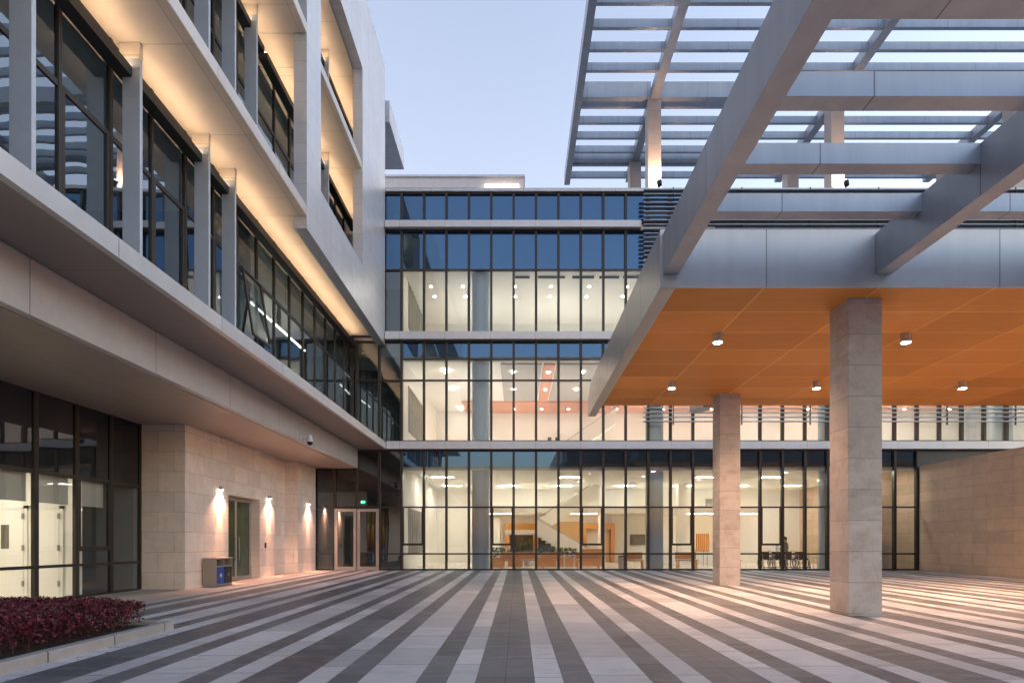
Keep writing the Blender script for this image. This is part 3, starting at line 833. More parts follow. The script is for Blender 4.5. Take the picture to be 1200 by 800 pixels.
# person seen through the glass
def person():
    px, py, pz = 13.85, 29.0, .2
    me = bpy.data.meshes.new('person')
    V = []; Rr = []; E = []

    def a(x, y, z, r, par=None):
        V.append((px + x, py + y, pz + z)); Rr.append(r)
        if par is not None: E.append((par, len(V) - 1))
        return len(V) - 1
    pel = a(0, 0, .82, .135); wa = a(-.01, 0, 1.0, .125, pel); ch = a(-.03, 0, 1.18, .15, wa); sh = a(-.05, 0, 1.29, .10, ch)
    nk = a(-.07, 0, 1.36, .052, sh); h1 = a(-.09, 0, 1.43, .075, nk); h2 = a(-.10, 0, 1.50, .092, h1); h3 = a(-.09, 0, 1.565, .07, h2)
    a(-.185, 0, 1.475, .018, h1)
    for s in (-1, 1):
        hp = a(0, s * .09, .78, .088, pel); kn = a(-.03, s * .10, .44, .06, hp); an = a(.02, s * .10, .09, .042, kn); a(-.13, s * .11, .04, .035, an)
        so = a(-.05, s * .17, 1.27, .06, sh); el = a(.0, s * .22, 1.02, .045, so); wr = a(-.22, s * .14, .98, .033, el); ha = a(-.30, s * .11, .99, .035, wr)
        for f_ in range(4): a(-.37 - .008 * (f_ % 2), s * (.085 + .017 * f_), .985, .009, ha)
        a(-.32, s * .06, 1.02, .010, ha)
    me.from_pydata(V, E, [])
    o = bpy.data.objects.new('person', me); COL.objects.link(o)
    m = o.modifiers.new('skin', 'SKIN'); sk = me.skin_vertices.new() if not me.skin_vertices else me.skin_vertices[0]
    for i, r in enumerate(Rr): sk.data[i].radius = (r, r)
    sk.data[0].use_root = True
    sb = o.modifiers.new('sub', 'SUBSURF'); sb.levels = 1; sb.render_levels = 2
    me.materials.append(plain('person_skin', (.45, .27, .19), .6, 0, .05))
    dg = bpy.context.evaluated_depsgraph_get(); ev = o.evaluated_get(dg)
    nm = bpy.data.meshes.new_from_object(ev)
    o.modifiers.clear(); o.data = nm; nm.materials.clear()
    nm.materials.append(plain('person_skin_tone', (.45, .27, .19), .6, 0, .05)); nm.materials.append(plain('grey_jacket', (.16, .165, .19), .85)); nm.materials.append(plain('dark_trousers', (.03, .032, .04), .85))
    for p in nm.polygons:
        z = p.center.z - pz; x = p.center.x - px; p.use_smooth = True
        if z > 1.355: p.material_index = 0
        elif z < .84: p.material_index = 2
        elif x < -.245: p.material_index = 0
        else: p.material_index = 1
    tag(o, 'person in grey jacket standing behind the wheelchairs, facing left', 'person')
    m = MB(); m.ball((px - .075, py, pz + 1.525), .112, .105, .105, 14, 8, zmin=-.25)
    m.ball((px - .03, py, pz + 1.47), .07, .09, .10, 12, 8)
    m.build('hair', plain('dark_hair', (.02, .015, .012), .6), o, smooth=True)
    m = MB()
    for s in (-1, 1): m.ball((px - .188, py + s * .035, pz + 1.5), .008, .012, .008, 8, 6)
    m.build('eye', BLACK, o, smooth=True)
    bg = thing('clipboard', (px - .36, py, pz + 1.0), 'pale sheet held by the person behind the glass', 'clipboard')
    m = MB(); m.box(px - .46, px - .33, py - .14, py + .14, pz + 1.01, pz + 1.025); m.box(px - .47, px - .455, py - .15, py + .15, pz + .85, pz + 1.2); m.build('board', COLP, bg)


person()

# exit lamp in the entrance lobby
t = thing('exit_sign', (-7.45, 27.2, 3.36), 'small glowing green exit lamp above the entrance doors', 'exit sign')
m = MB(); m.box(-7.54, -7.36, 27.2, 27.25, 3.40, 3.52); m.build('lamp_face', EXIT_E, t)
m = MB(); m.box(-7.52, -7.485, 27.194, 27.199, 3.42, 3.50); m.box(-7.46, -7.41, 27.194, 27.199, 3.453, 3.467); m.prism([(-7.41, 3.44), (-7.38, 3.46), (-7.41, 3.48)], 'y', 27.194, 27.199); m.build('symbol', EXIT_W, t)
m = MB(); m.box(-7.55, -7.35, 27.26, 27.28, 3.39, 3.53); m.build('housing', CEILW, t)

# ------------------------------------------------------------------ left wing
LW = thing('left_wing', (-9.7, 16, 0.1), 'pale panel clad office wing with deep overhangs and vertical fins', 'building')
Y0 = -8.0; YE = F - .13
# ledge of the first upper floor
m = MB(); m.box(-6.20, -6.08, Y0, YE, 5.845, 6.15); m.box(-8.3, -6.201, Y0, YE, 5.87, 6.148); m.build('ledge', ALU_F, LW)
m = MB(); m.box(-7.438, -6.201, Y0, YE, 5.848, 5.868); m.build('ledge_soffit', panel_mat('shade_toned_soffit', (0.27, 0.24, 0.225), 3.0, 3.0, 0, .008, .5, .1, .03, 3.0, .5, (30, 30)), LW)  # shade of the unlit ledge underside put into a darker panel colour
m = MB(); m.prism([(-7.44, 4.98), (-7.44, 5.842), (-7.60, 5.842), (-7.60, 4.98)], 'y', Y0, YE); m.build('fascia', ALU_F, LW)
m = MB(); m.box(-11.4, -7.602, Y0, YE, 4.96, 5.05); m.build('soffit', panel_mat('grey_soffit_panel', (0.40, 0.34, 0.30), 3.0, 1.9, 0, .008, .45, .2, .03, 3.0, .5, (30, 30)), LW)
# stone piers of the ground floor
m = MB(); m.box(-11.03, -9.73, 16.5, 18.98, -.1, 4.958); m.box(-11.03, -9.73, 18.981, 21.279, 3.12, 4.958); m.box(-11.03, -9.73, 21.28, 22.6, -.1, 4.958)
m.build('stone_pier', STONE, LW)
m = MB(); m.box(-10.6, -9.95, 22.601, 24.139, -.1, 4.958); m.build('stone_pier', STONE, LW)
m = MB(); m.box(-10.6, -9.40, 24.14, YE, -.1, 4.958); m.build('stone_pier', STONE, LW)
m = MB(); m.box(-11.4, -11.03, Y0, 3.27, -.2, 4.958); m.build('stone_pier', STONE, LW)
# recessed glass door
d = MB(); xq = -10.05
for (a, c) in ((19.0, 19.1), (20.06, 20.2), (21.16, 21.26)): d.box(xq - .06, xq, a, c, .15, 3.1)
d.box(xq - .06, xq, 19.1, 20.06, 2.98, 3.1); d.box(xq - .06, xq, 20.2, 21.16, 2.98, 3.1); d.box(xq - .06, xq, 19.1, 20.06, .15, .3); d.box(xq - .06, xq, 20.2, 21.16, .15, .3)
dr = d.build('door', DOORF, LW)
p = MB(); p.poly([(xq - .03, 19.08, .28), (xq - .03, 21.18, .28), (xq - .03, 21.18, 3.0), (xq - .03, 19.08, 3.0)]); p.build('pane', GLASS_G, dr)
h = MB(); h.tube((xq + .06, 20.0, .85), (xq + .06, 20.0, 1.7), .016); h.tube((xq + .06, 20.26, .85), (xq + .06, 20.26, 1.7), .016)
for yy in (20.0, 20.26):
    for zz in (.9, 1.65): h.tube((xq + .06, yy, zz), (xq, yy, zz), .01)
h.build('handle', STEEL, dr)
m = MB(); m.box(-12.4, -12.3, 18.4, 22.2, .1, 4.9); m.box(-12.3, -11.04, 18.3, 18.39, .1, 4.9); m.box(-12.3, -10.61, 22.2, 22.3, .1, 4.9); m.build('interior_wall', ROOMG, LW)


def side_window(parent, key, y, w, z0, z1, bars, spans, x, gl, sp=SPAN_D, t=.05, vert=(), head=.03):
    """a bay of glazing facing +x"""
    if key not in _wc:
        m = MB(); g = .001; a, c = -.05, .035
        m.box(a, c, g, t, z0, z1); m.box(a, c, w - t, w - g, z0, z1)
        m.box(a, c - .02, t, w - t, z0, z0 + .08); m.box(a, c - .02, t, w - t, z1 - head, z1)
        for zb in bars:
            zc, hh = zb if isinstance(zb, tuple) else (zb, .03)
            m.box(a + .01, c - .012, t, w - t, zc - hh, zc + hh)
        for (ya, yb_, za, zb) in vert: m.box(a + .005, c - .006, ya, yb_, za, zb)
        p = MB(); lo = z0 + .05
        for (s0, s1) in spans:
            if s0 > lo: p.poly([(0, t, lo), (0, w - t, lo), (0, w - t, s0), (0, t, s0)], 0)
            p.poly([(0, t, s0), (0, w - t, s0), (0, w - t, s1), (0, t, s1)], 1); lo = s1
        if lo < z1 - .05: p.poly([(0, t, lo), (0, w - t, lo), (0, w - t, z1 - .02), (0, t, z1 - .02)], 0)
        _wc[key] = (m.mesh('window', FRAME), p.mesh('pane', [gl, sp]))
    fm, pm = _wc[key]
    o = link('window', fm, parent, (x, y, 0))
    pn = bpy.data.objects.new('pane', pm); COL.objects.link(pn); pn.parent = o
    return o


# ground floor glazing, x = -11.03
yy = 16.49
i = 0
while yy > 4:
    w = 1.2; y = yy - w
    sub = [(.94, .035), (3.13, .05)]
    vt = []
    if i == 1: sub = [(.94, .035), (3.13, .05), (1.35, .06)]; vt = [(.05, .12, 1.35, 3.1), (1.08, 1.15, 1.35, 3.1)]
    side_window(LW, ('lg', i == 1), y, w, .1, 4.957, sub, [(3.13, 4.957)], -11.03, GLASS, SPAN_D, .06, vt)
    yy = y; i += 1
# rooms behind it
m = MB(); m.box(-17, -11.12, 14.25, 14.4, .1, 4.95); m.build('interior_wall', WALLW, LW)
m = MB(); m.box(-17, -11.1, 16.3, 16.49, .1, 4.95); m.box(-17, -16.9, 14.4, 16.3, .1, 4.95); m.build('interior_wall', ROOMG, LW)
m = MB(); m.box(-17, -16.9, 3, 14.25, .1, 4.95); m.build('interior_wall', WALLW, LW)
m = MB(); m.box(-17, -11.1, 2.9, 16.29, 3.4, 3.5); m.build('interior_ceiling', CEILW, LW)
m = MB(); m.box(-17, -11.09, 2.9, 16.49, .02, .1); m.build('interior_floor', FLOORI, LW)
for (xa, xb, vis) in ((-13.35, -12.45, True), (-12.2, -11.55, False)):
    dm = MB(); dm.box(xa, xb, 14.19, 14.249, .12, 2.35); dd = dm.build('door', CEILW, LW)
    fm = MB(); fm.box(xa - .09, xa - .002, 14.2, 14.249, .1, 2.44); fm.box(xb + .002, xb + .09, 14.2, 14.249, .1, 2.44); fm.box(xa - .09, xb + .09, 14.2, 14.249, 2.36, 2.44); fm.build('frame', WALLW, dd)
    if vis:
        vm = MB(); vm.box(xa + .35, xa + .55, 14.18, 14.188, 1.35, 1.95); vm.build('vision_panel', plain('door_vision_glass', (.13, .12, .10), .2), dd)
    hm = MB()
    for zz in (.4, 1.3, 2.1): hm.box(xb - .02, xb + .03, 14.165, 14.188, zz, zz + .14)
    hm.build('hinge', STEEL, dd)
for k_ in range(6):
    if k_ == 0: continue
    yb0 = 16.49 - 1.2 * (k_ + 1) + .08
    m = MB(); m.box(-11.19, -11.175, yb0, yb0 + 1.04, 2.45, 3.12); m.tube((-11.18, yb0, 2.45), (-11.18, yb0 + 1.04, 2.45), .014, n=8); m.build('roller_blind', BLIND, LW)
gL = 'ceiling panels of the left ground floor room'; P1 = None
for i, (xc, yc, zz, lab) in enumerate(((-13.0, 12.6, 3.4, 'square lamp panel in left room ceiling nearest the white doors'), (-13.0, 9.4, 3.4, 'square lamp panel in left room ceiling, middle one'), (-13.0, 6.2, 3.4, 'square lamp panel in left room ceiling nearest the plaza front'))):
    if P1 is None:
        P1 = thing('ceiling_lamp', (xc, yc, zz), lab, 'ceiling lamp', gL)
        m = MB(); m.box(xc - .32, xc + .32, yc - .32, yc + .32, zz - .03, zz - .002); m.build('housing', CEILW, P1)
        m = MB(); m.box(xc - .28, xc + .28, yc - .28, yc + .28, zz - .042, zz - .032); m.build('diffuser', emit('room_panel_lamp', (1, .88, .72), 27.0), P1)
    else: copy_thing(P1, (xc, yc, zz), lab)

# upper floors: glazing plane, slabs, fins
XG = -7.72
ys = [16.68 + 1.2 * k for k in range(-15, 8)]
for yv in ys:
    sash = yv < 16 and (round((yv - 16.68) / 1.2) % 2 == 0)
    vt = [(.05, .11, 6.3, 9.2), (1.09, 1.15, 6.3, 9.2)] if sash else []
    side_window(LW, ('l2', sash), yv, 1.2, 6.152, 11.045, [(9.2, .05)], [], XG, GLASS_L, SPAN_D, .036, vt, .32)
m = MB(); m.box(XG - .05, XG + .1, 26.281, YE, 6.152, 11.045); m.build('window_post', FRAME, LW)
for yv in [y for y in ys if y > 8]:
    side_window(LW, ('l3',), yv, 1.2, 11.36, 16.395, [(12.9, .03), (14.4, .05)], [], XG, GLASS_L, SPAN_D, .036, (), .32)
for yv in [y for y in ys if 16 < y < 26]:
    side_window(LW, ('l4',), yv, 1.2, 16.71, 20.6, [(19.0, .05)], [], XG, GLASS_L, SPAN_D, .036, (), .3)
# the open top hung sash
m = MB(); ang = R(9); c0 = Vector((XG + .12, 15.5, 9.1)); hh = 1.9; wv = 1.14


def sp(u, v, tt): return (c0.x + math.sin(ang) * v + math.cos(ang) * tt, c0.y + u, c0.z - math.cos(ang) * v + math.sin(ang) * tt)


def sbar(mb, u0, u1, v0, v1, t0=0, t1=.05):
    P = [sp(u, v, tt) for tt in (t0, t1) for (u, v) in ((u0, v0), (u1, v0), (u1, v1), (u0, v1))]
    i = len(mb.v); mb.v += P
    for q in ((0, 1, 2, 3), (7, 6, 5, 4), (0, 4, 5, 1), (1, 5, 6, 2), (2, 6, 7, 3), (3, 7, 4, 0)): mb.f.append(tuple(i + z for z in q)); mb.m.append(0)


sbar(m, 0, .06, 0, hh); sbar(m, wv - .06, wv, 0, hh); sbar(m, .06, wv - .06, 0, .06); sbar(m, .06, wv - .06, hh - .06, hh)
sash = m.build('open_sash', FRAME, LW); sash['label'] = 'top hung sash standing open'
p = MB(); p.poly([sp(.05, .05, .025), sp(wv - .05, .05, .025), sp(wv - .05, hh - .05, .025), sp(.05, hh - .05, .025)]); p.build('pane', GLASS_T, sash)

def slab(z, ya, yb, xo_=-6.16):
    m = MB(); m.box(-8.3, xo_, ya, yb, z + .012, z + .30); m.build('floor_slab', ALU_F, LW)
    m = MB(); m.box(-8.29, xo_ - .01, ya + .01, yb - .01, z, z + .011); m.build('soffit', WHITE_SOFFIT, LW)


slab(11.05, Y0, 16.49); slab(11.05, 16.492, 26.0, -6.548); slab(16.4, Y0, 16.49); slab(16.4, 16.492, 17.68, -6.548); slab(16.4, 17.684, 22.456, -6.20); slab(20.35, Y0, 16.49); slab(16.4, 22.46, 26.0, -6.548); slab(20.35, 16.51, 26.0, -6.548)
m = MB(); m.box(-8.3, -6.55, 26.01, YE, 11.05, 11.35); m.build('floor_slab', SLATE, LW)
for (z, ya, yb) in ((11.05, Y0 + 4, 25.7), (16.4, 4, 16.4), (16.4, 16.6, 25.8), (20.35, 16.6, 25.8)):
    m = MB(); m.box(XG + .102, XG + .36, ya, yb, z - .66, z - .47); m.build('blind_box', BLACK, LW)
    m = MB(); m.box(XG + .27, XG + .33, ya, yb, z - .469, z - .458); m.build('led_strip', WARM_LED, LW)
FIN = panel_mat('grey_fin_panel', (0.39, 0.46, 0.57), 20, 60.0, 0, .008, .5, .3, .03, 3, .5, (30, 30))
for z0, z1, lst in ((6.152, 11.04, (6.05, 8.44, 10.84, 13.24, 14.46)), (11.352, 16.39, (10.84, 13.24, 14.46, 15.66, 21.6)), (16.712, 20.34, (14.46, 15.66, 21.6))):
    for yv in lst:
        m = MB(); m.box(-7.54, -7.21, yv - .08, yv, z0, z1 - .30); f_ = m.build('fin', FIN, LW)
        m = MB(); m.box(-7.60, -7.205, yv - .085, yv + .005, z1 - .298, z1); m.build('bracket', WHITE_SOFFIT, f_)
# portal box at the far end
m = MB(); xo, xi = -6.16, -6.545
m.box(xi, xo, 16.5, YE, 10.70, 12.53); m.box(xi, xo, 16.5, 17.68, 12.531, 23.76); m.box(xi, xo, 22.46, YE, 12.531, 23.76); m.box(xi, xo, 17.681, 22.459, 20.4, 23.76)
m.build('portal_frame', ALU_W, LW)
m = MB(); m.box(-8.6, xi - .002, Y0, YE, 20.7, 23.7); m.build('upper_wall', ALU_W, LW)
m = MB(); m.box(xi - .001, -6.2, Y0, 16.49, 20.7, 23.7); m.build('upper_wall', ALU_W, LW)
m = MB(); m.box(-8.3, xi - .002, 26.05, YE, 11.36, 20.69); m.build('upper_wall', ALU_W, LW)
m = MB(); m.box(-18, -17, Y0, YE, 0, 23.7); m.build('rear_wall', ALU_W, LW)
m = MB(); m.box(-17, -8.6, Y0, YE, 23.4, 23.65); m.build('roof', ROOFM, LW)
m = MB(); m.box(-17, -8.31, Y0, YE, 5.9, 6.15); m.box(-17, -8.31, Y0, YE, 11.1, 11.35); m.box(-17, -8.31, Y0, YE, 16.45, 16.7); m.build('floor_slab', CEILW, LW)
m = MB(); m.box(-13.2, -13.0, Y0, YE, 6.15, 11.1); m.box(-13.2, -13.0, Y0, YE, 11.35, 16.45); m.box(-13.2, -13.0, Y0, YE, 16.7, 23.4); m.build('interior_wall', ROOMG, LW)
m = MB(); m.box(-13.0, -8.31, F + .0, F + .04, 6.2, 11.0); m.build('interior_wall', ROOMG, LW)
m = MB(); m.box(-13.0, -7.8, 16.36, 16.48, 6.15, 11.1); m.build('interior_wall', ROOMG, LW)
m = MB(); m.box(-12, -8.3, Y0, Y0 + .2, 0, 23.7); m.build('end_wall', ALU_W, LW)
# roof screen standing beyond, over the glazed building
m = MB(); m.prism([(-6.02, 21.35), (-6.02, 22.35), (-9.5, 22.35), (-9.5, 21.35)], 'y', F + .2, 30.0); m.box(-10.5, -9.5, F + .2, 30, 17.9, 22.3)
m.build('roof_canopy', ALU_W, LW)
# lamps in the upper office
gO = 'linear lamps in the left wing offices'; P2 = None
for i, (xc, z, lab) in enumerate(((-8.6, 10.05, 'long linear lamp behind left wing glass, close to the window'), (-9.5, 10.05, 'long linear lamp behind left wing glass, second row in'), (-9.2, 15.4, 'long linear lamp on the second upper floor of left wing'))):
    t = thing('linear_lamp', (xc, 20.6, z), lab, 'linear lamp', gO)
    ya, yb = (16.6, 25.2)
    m = MB(); m.box(xc - .05, xc + .05, ya, yb, z + .02, z + .08); m.build('housing', CEILW, t)
    m = MB(); m.box(xc - .04, xc + .04, ya, yb, z, z + .018); m.build('diffuser', LINE_E, t)
    m = MB()
    for yc in (ya + .5, (ya + yb) / 2, yb - .5): m.tube((xc, yc, z + .08), (xc, yc, z + 1.02), .006, n=5)
    m.build('cord', FRAME, t)

# wall lamps
gW = 'small wall lamps on the stone piers'
def spot(name, loc, aim, power, ang, blend, col, size, parent=None):
    l = bpy.data.lights.new(name, 'SPOT'); l.energy = power * LK; l.spot_size = R(ang); l.spot_blend = blend; l.color = col; l.shadow_soft_size = size
    o = bpy.data.objects.new(name, l); COL.objects.link(o); o.location = loc
    o.rotation_euler = (Vector(aim) - Vector(loc)).to_track_quat('-Z', 'Y').to_euler()
    if parent is not None: o.parent = parent; o.location = Vector(loc) - parent.location
    return o


for (xw, yw, lab) in ((-9.73, 18.42, 'small steel wall lamp above the litter bin'), (-9.73, 22.05, 'small steel wall lamp right of the recessed glass door'), (-9.40, 25.3, 'small steel wall lamp nearest the entrance doors')):
    t = thing('wall_lamp', (xw, yw, 3.25), lab, 'wall lamp', gW)
    m = MB(); m.box(xw + .001, xw + .02, yw - .05, yw + .05, 3.24, 3.34); m.box(xw + .02, xw + .055, yw - .012, yw + .012, 3.28, 3.30); m.build('bracket', STEEL, t)
    m = MB(); m.tube((xw + .085, yw, 3.22), (xw + .085, yw, 3.34), .032, n=16); m.build('body', STEEL, t)
    m = MB(); m.tube((xw + .085, yw, 3.21), (xw + .085, yw, 3.219), .026, n=16); m.build('lens', LAMP_W, t)
    spot('spot', (xw + .085, yw, 3.20), (xw + .055, yw, .2), 380, 27, .8, (1, .52, .27), .02, t); spot('spot', (xw + .085, yw, 3.20), (xw + .5, yw, .2), 230, 120, 1.0, (1, .50, .33), .02, t)

# security camera on the fascia
t = thing('security_camera', (-7.44, 19.3, 5.05), 'white dome security camera hung from the left wing fascia', 'camera')
m = MB(); m.box(-7.438, -7.40, 19.22, 19.38, 5.02, 5.2); m.box(-7.40, -7.1, 19.27, 19.33, 5.1, 5.16); m.build('bracket', plain('camera_white', (.7, .7, .7), .4), t)
m = MB(); m.tube((-7.1, 19.3, 5.17), (-7.1, 19.3, 5.02), .06, .1, 18); m.tube((-7.1, 19.3, 5.02), (-7.1, 19.3, 4.95), .115, .115, 18); m.build('body', plain('camera_shell', (.72, .72, .73), .35), t)
m = MB(); m.ball((-7.1, 19.3, 4.948), .1, .1, .12, 18, 8, zmax=0); m.build('dome', plain('camera_dome', (.01, .01, .01), .1), t, smooth=True)
# access reader
t = thing('card_reader', (-9.728, 21.75, 1.35), 'small black card reader on stone beside the recessed door', 'card reader')
m = MB(); m.box(-9.728, -9.70, 21.7, 21.8, 1.3, 1.5); m.build('body', BLACK, t, bevel=.004)
m = MB(); m.box(-9.699, -9.697, 21.72, 21.78, 1.42, 1.48); m.build('screen', plain('reader_screen', (.05, .07, .1), .1), t)

# twin litter bin
zb = gz(17.7) + .012
t = thing('recycling_bin', (-9.45, 17.8, zb), 'grey twin recycling bin with blue and black doors by the wall', 'bin')
BG = plain('bin_grey', (.30, .27, .24), .5)
m = MB(); x0, x1, ya, yb = -9.66, -9.25, 17.32, 18.28
m.box(x0, x1, ya, ya + .03, zb, zb + .84); m.box(x0, x1, yb - .03, yb, zb, zb + .84); m.box(x0, x0 + .03, ya + .03, yb - .03, zb, zb + .84)
m.box(x0 - .01, x1 + .02, ya - .012, yb + .012, zb + .842, zb + .88); m.box(x0, x1, ya + .03, yb - .03, zb + .02, zb + .07); m.box(x0 + .03, x1 - .005, 17.785, 17.815, zb + .07, zb + .84)
m.box(x1 - .03, x1, ya + .03, yb - .03, zb + .60, zb + .64)
m.build('body', BG, t, bevel=.006)
m = MB(); m.box(x1 - .04, x1 + .012, ya + .04, 17.78, zb + .075, zb + .595); dd = m.build('door', plain('recycling_blue', (.012, .075, .34), .4), t, bevel=.005); dd['label'] = 'blue door with white recycling mark'
WM = plain('white_mark', (.75, .78, .8), .5)
def recycle(par, yc, zc, s, mat):
    m = MB(); xx = x1 + .013
    for k in range(3):
        a0 = math.pi / 2 + k * 2.0944
        pa = Vector((yc + s * math.cos(a0), zc + s * math.sin(a0))); pb = Vector((yc + s * math.cos(a0 + 2.0944), zc + s * math.sin(a0 + 2.0944)))
        d = (pb - pa).normalized(); n_ = Vector((-d.y, d.x)); q0 = pa + d * s * .35; q1 = pa + d * s * 1.05; q2 = pa + d * s * 1.5; w = s * .16
        m.prism([tuple(q0 + n_ * w), tuple(q0 - n_ * w), tuple(q1 - n_ * w), tuple(q1 + n_ * w)], 'x', xx, xx + .003)
        m.prism([tuple(q1 + n_ * w * 2), tuple(q1 - n_ * w * 2), tuple(q2)], 'x', xx, xx + .003)
    m.build('recycling_mark', mat, par)


recycle(dd, 17.57, zb + .34, .075, WM)
m = MB(); m.box(x1 - .04, x1 + .012, 17.82, yb - .04, zb + .075, zb + .595); dd = m.build('door', plain('refuse_black', (.014, .013, .013), .45), t, bevel=.005); dd['label'] = 'black door with grey mark'
recycle(dd, 18.03, zb + .34, .07, plain('grey_mark', (.22, .22, .22), .5))
m = MB(); m.box(x0 + .04, x0 + .06, ya + .04, 17.78, zb + .66, zb + .82); m.box(x0 + .04, x0 + .06, 17.82, yb - .04, zb + .66, zb + .82); m.build('liner', BLACK, t)

# ------------------------------------------------------------------ entrance canopy
CA = thing('entrance_canopy', (6.7, 14, .1), 'drive through canopy with orange timber soffit on square stone pillars', 'canopy')
CX0, CX1, CY0, CY1, CZ = 2.63, 26.0, 10.35, 19.4, 6.22
m = MB(); m.box(CX0 + .285, CX1, CY0 + .04, CY1, CZ, CZ + .05); m.build('soffit', SOFFIT_W, CA)
m = MB(); m.box(CX0, CX1, CY0, CY0 + .035, CZ - .03, 7.25)
m.build('fascia', ALU, CA)
m = MB(); m.prism([(CY0 + .036, CZ - .04), (20.9, CZ - .04), (20.9, 6.72), (20.2, 7.25), (CY0 + .036, 7.25)], 'x', CX0, CX0 + .283); m.build('side_fascia', panel_mat('side_fascia_alu', (.50, .50, .51), 1.5, 40, 0, .012, .35, .45, .06, 3, .45, (30, 60), streak=.2), CA)
m = MB(); m.prism([(CY1 + .002, CZ - .04), (20.9, CZ + .1), (20.9, 6.7), (CY1 + .002, 6.9)], 'x', 6.4, 6.85); m.build('outrigger', ALU_B, CA)
m = MB(); m.box(CX0 + .285, CX1, CY0 + .1, CY1, 7.0, 7.1); m.box(CX0 + .285, CX1, CY1 - .05, CY1 - .001, CZ + .052, 6.999); m.build('roof', ROOFM, CA)
for (xc, yc) in ((6.40, 10.88), (6.42, 17.84), (23.4, 10.88), (23.4, 17.84)):
    m = MB(); m.box(xc, xc + .65, yc, yc + .65, -.1, CZ - .001); m.build('pillar', GRANITE, CA, bevel=.006)
# open frame of beams before the canopy roof
ZB, ZT = 6.42, 7.17
for xb in (2.68, 6.58, 10.48, 14.38, 18.28, 22.18):
    m = MB(); m.box(xb, xb + .285, 2.6, CY0 - .012, ZB, ZT); m.build('beam', ALU_B, CA, bevel=.004)
xs = (2.68, 6.58, 10.48, 14.38, 18.28, 22.18, 26.1)
for yv in (3.2, 4.37, 5.55, 6.78, 7.99, 9.14):
    m = MB()
    for i in range(6): m.box(xs[i] + .286, xs[i + 1] - .001, yv, yv + .235, 6.87, ZT - .003)
    m.build('cross_beam', ALU_B, CA)
# surface mounted downlights
gC = 'round downlights under the canopy'
for j, (yc, row) in enumerate(((12.75, 'front'), (16.55, 'rear'))):
    for i, xc in enumerate((4.54, 8.8, 13.09, 17.35, 21.6)):
        lab = 'white can downlight under the orange soffit, %s row, %s from left' % (row, ords[i])
        t = thing('canopy_downlight', (xc, yc, CZ), lab, 'downlight', gC)
        m = MB(); m.tube((xc, yc, CZ - .198), (xc, yc, CZ - .002), .105, n=20); m.build('body', plain('can_body', (.55, .53, .50), .35, .3) if not (i or j) else bpy.data.materials['can_body'], t)
        m = MB(); m.tube((xc, yc, CZ - .2015), (xc, yc, CZ - .199), .092, n=20); m.build('lens', LAMP_W, t)
        spot('spot', (xc, yc, CZ - .21), (xc, yc, 0), 640, 124, .8, (1, .57, .36), .07, t)

# ------------------------------------------------------------------ boundary wall at right
BW = thing('boundary_wall', (18.9, 19, .1), 'tall brown sandstone wall closing the right side', 'wall')
m = MB(); m.box(18.76, 19.2, 9.0, F - .13, -.1, 5.0); m.build('masonry', STONE_R, BW)
m = MB(); m.box(18.74, 19.22, 9.0, F - .13, 5.002, 5.05); m.build('coping', STONE_R, BW)

# ------------------------------------------------------------------ rooftop pergola
RP = thing('rooftop_pergola', (16, 34.6, 17.9), 'open metal slat pergola standing on the roof', 'pergola')
ZP = 28.77; PX0, PX1 = 3.6, 38.0
for xc in (8.05, 19.3, 30.5):
    for yc in (34.6, 40.2):
        m = MB(); m.box(xc, xc + .8, yc, yc + .8, 17.9, ZP - .001); m.build('post', panel_mat('post_panel', (.50, .46, .44), 20, 2.0, 0, .01, .5, .2, .04, 4, .6, (30, 30)) if 'post_panel' not in bpy.data.materials else bpy.data.materials['post_panel'], RP)
m = MB(); m.box(PX0, PX0 + .42, 26.7, 43, ZP - .002, ZP + .9); m.build('edge_beam', ALU_B, RP)
for xc in (8.2, 19.45, 30.65):
    m = MB(); m.box(xc, xc + .5, 26.7, 42.6, ZP - .05, ZP + .55); m.build('rafter', ALU_B, RP)
for yc in (34.5, 40.1):
    m = MB()
    for (xa, xb) in ((PX0 + .421, 8.199), (8.701, 19.449), (19.951, 30.649), (31.151, PX1)): m.box(xa, xb, yc, yc + .35, ZP, ZP + .95)
    m.build('main_beam', ALU_B, RP)
for i in range(-1, 11):
    yc = 28.46 + 1.36 * i
    if any(abs(yc - q) < .75 and yc < q + .1 for q in (34.5, 40.1)): continue
    m = MB()
    for (xa, xb) in ((PX0 + .421, 8.199), (8.701, 19.449), (19.951, 30.649), (31.151, PX1)): m.box(xa, xb, yc, yc + .2, ZP + .003, ZP + .45)
    m.build('slat', ALU_B, RP)
gU = 'uplights at the pergola posts'
for (xc, lab) in ((8.62, 'small black uplight at left pergola post'), (19.95, 'small black uplight at second pergola post')):
    yc = 34.12; z = 23.25
    t = thing('uplight', (xc, yc, z), lab, 'uplight', gU)
    m = MB(); m.box(xc - .03, xc + .03, yc, 34.598, z - .2, z - .14); m.build('bracket', BLACK, t)
    m = MB(); m.tube((xc, yc - .04, z - .14), (xc, yc + .05, z + .12), .14, .16, 16); m.build('body', BLACK, t)
    m = MB(); m.tube((xc, yc + .052, z + .121), (xc, yc + .057, z + .132), .14, n=16); m.build('lens', LAMP_W, t)
    spot('spot', (xc, yc + .07, z + .17), (xc - .2, 34.7, 25.3), 420, 84, .9, (1, .50, .24), .06, t)

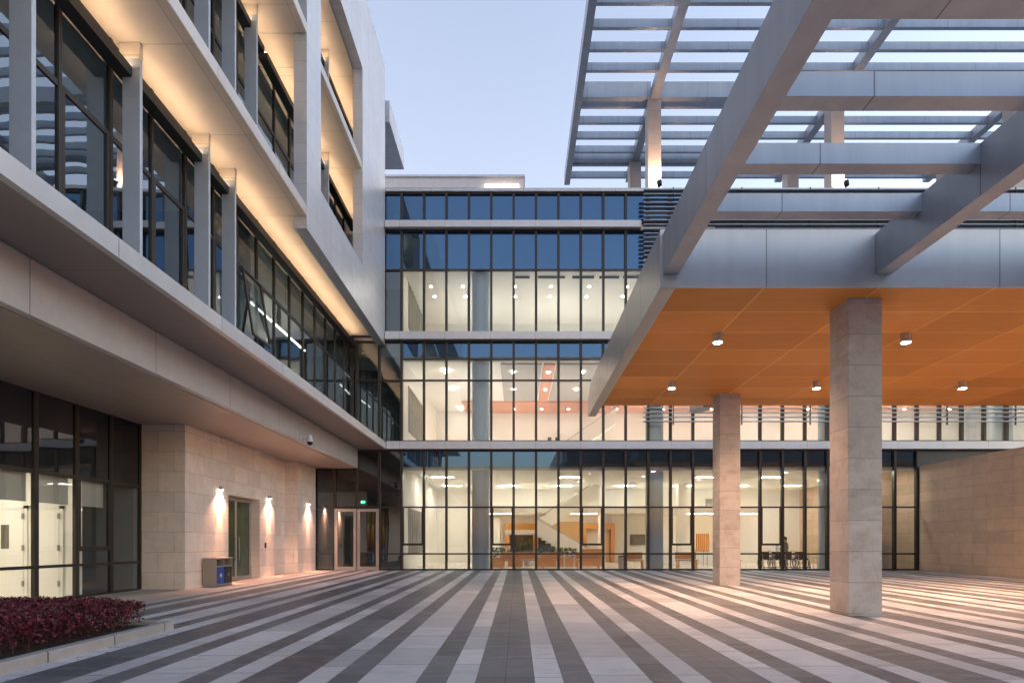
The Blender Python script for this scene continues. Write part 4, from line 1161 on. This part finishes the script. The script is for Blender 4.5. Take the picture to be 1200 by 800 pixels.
# ------------------------------------------------------------------ far rooftop block
FB = thing('far_building', (-6, 42, 0), 'pale flat roofed block with lit slot rising behind the glass roof', 'building')
m = MB(); m.box(-20, .5, 40.6, 52, 0, 27.8); m.build('wall', panel_mat('pale_cladding', (.66, .67, .70), 3, 1.4, 0, .01, .6, 0, .04, 3, .75, (60, 30)), FB)
m = MB(); m.box(-20.1, .56, 40.5, 52.1, 27.8, 27.95); m.build('coping', ALU_W, FB)
m = MB(); m.box(-12, -2.9, 40.56, 40.6, 25.2, 27.05); m.build('window_strip', plain('dull_blue_glazing', (.16, .19, .27), .3), FB)
m = MB(); m.box(-2.25, .05, 40.54, 40.6, 25.0, 27.2); w_ = m.build('lit_slot', plain('slot_grey', (.3, .29, .3), .5), FB)
m = MB(); m.box(-2.3, .1, 40.42, 40.538, 26.95, 27.2); m.build('lamp_strip', SLOT_E, w_)

# ------------------------------------------------------------------ world, sun, camera
w = bpy.data.worlds.new('World'); S.world = w; w.use_nodes = True
nt = w.node_tree
for n in list(nt.nodes): nt.nodes.remove(n)
sky = nt.nodes.new('ShaderNodeTexSky'); sky.sky_type = 'NISHITA'; sky.sun_disc = False
SUN_EL, SUN_ROT = R(-2.0), R(88)
sky.sun_elevation = SUN_EL; sky.sun_rotation = SUN_ROT; sky.altitude = 30; sky.air_density = 1.0; sky.dust_density = 1.0; sky.ozone_density = 1.04
bg = nt.nodes.new('ShaderNodeBackground'); bg.inputs[1].default_value = 0.15
out = nt.nodes.new('ShaderNodeOutputWorld')
nt.links.new(sky.outputs[0], bg.inputs[0]); nt.links.new(bg.outputs[0], out.inputs[0])
sl = bpy.data.lights.new('sun', 'SUN'); sl.energy = 0.01; sl.angle = R(25); sl.color = (1, .8, .65)
so = bpy.data.objects.new('sun', sl); COL.objects.link(so)
dvec = Vector((math.sin(SUN_ROT) * math.cos(SUN_EL), math.cos(SUN_ROT) * math.cos(SUN_EL), math.sin(SUN_EL)))
so.rotation_euler = dvec.to_track_quat('Z', 'Y').to_euler(); so.location = (0, -20, 40)

cd = bpy.data.cameras.new('camera'); co = bpy.data.objects.new('camera', cd); COL.objects.link(co)
co.location = (0, 0, CAM_Z); co.rotation_euler = (R(90), 0, 0)
cd.sensor_width = 36; cd.lens = 19.8; cd.shift_x = -6 / 1200; cd.shift_y = (635.5 - 400) / 1200
cd.clip_start = .05; cd.clip_end = 4000
S.camera = co
S.view_settings.view_transform = 'Standard'; S.view_settings.look = 'None'; S.view_settings.gamma = 1; S.view_settings.use_curve_mapping = False
S.view_settings.exposure = 5.8
S.render.engine = 'CYCLES'
cy = S.cycles
cy.use_denoising = True
try: cy.denoiser = 'OPENIMAGEDENOISE'
except Exception: pass
cy.max_bounces = 10; cy.diffuse_bounces = 5; cy.glossy_bounces = 4; cy.transparent_max_bounces = 24
cy.sample_clamp_indirect = 8.0; cy.caustics_reflective = False; cy.caustics_refractive = False
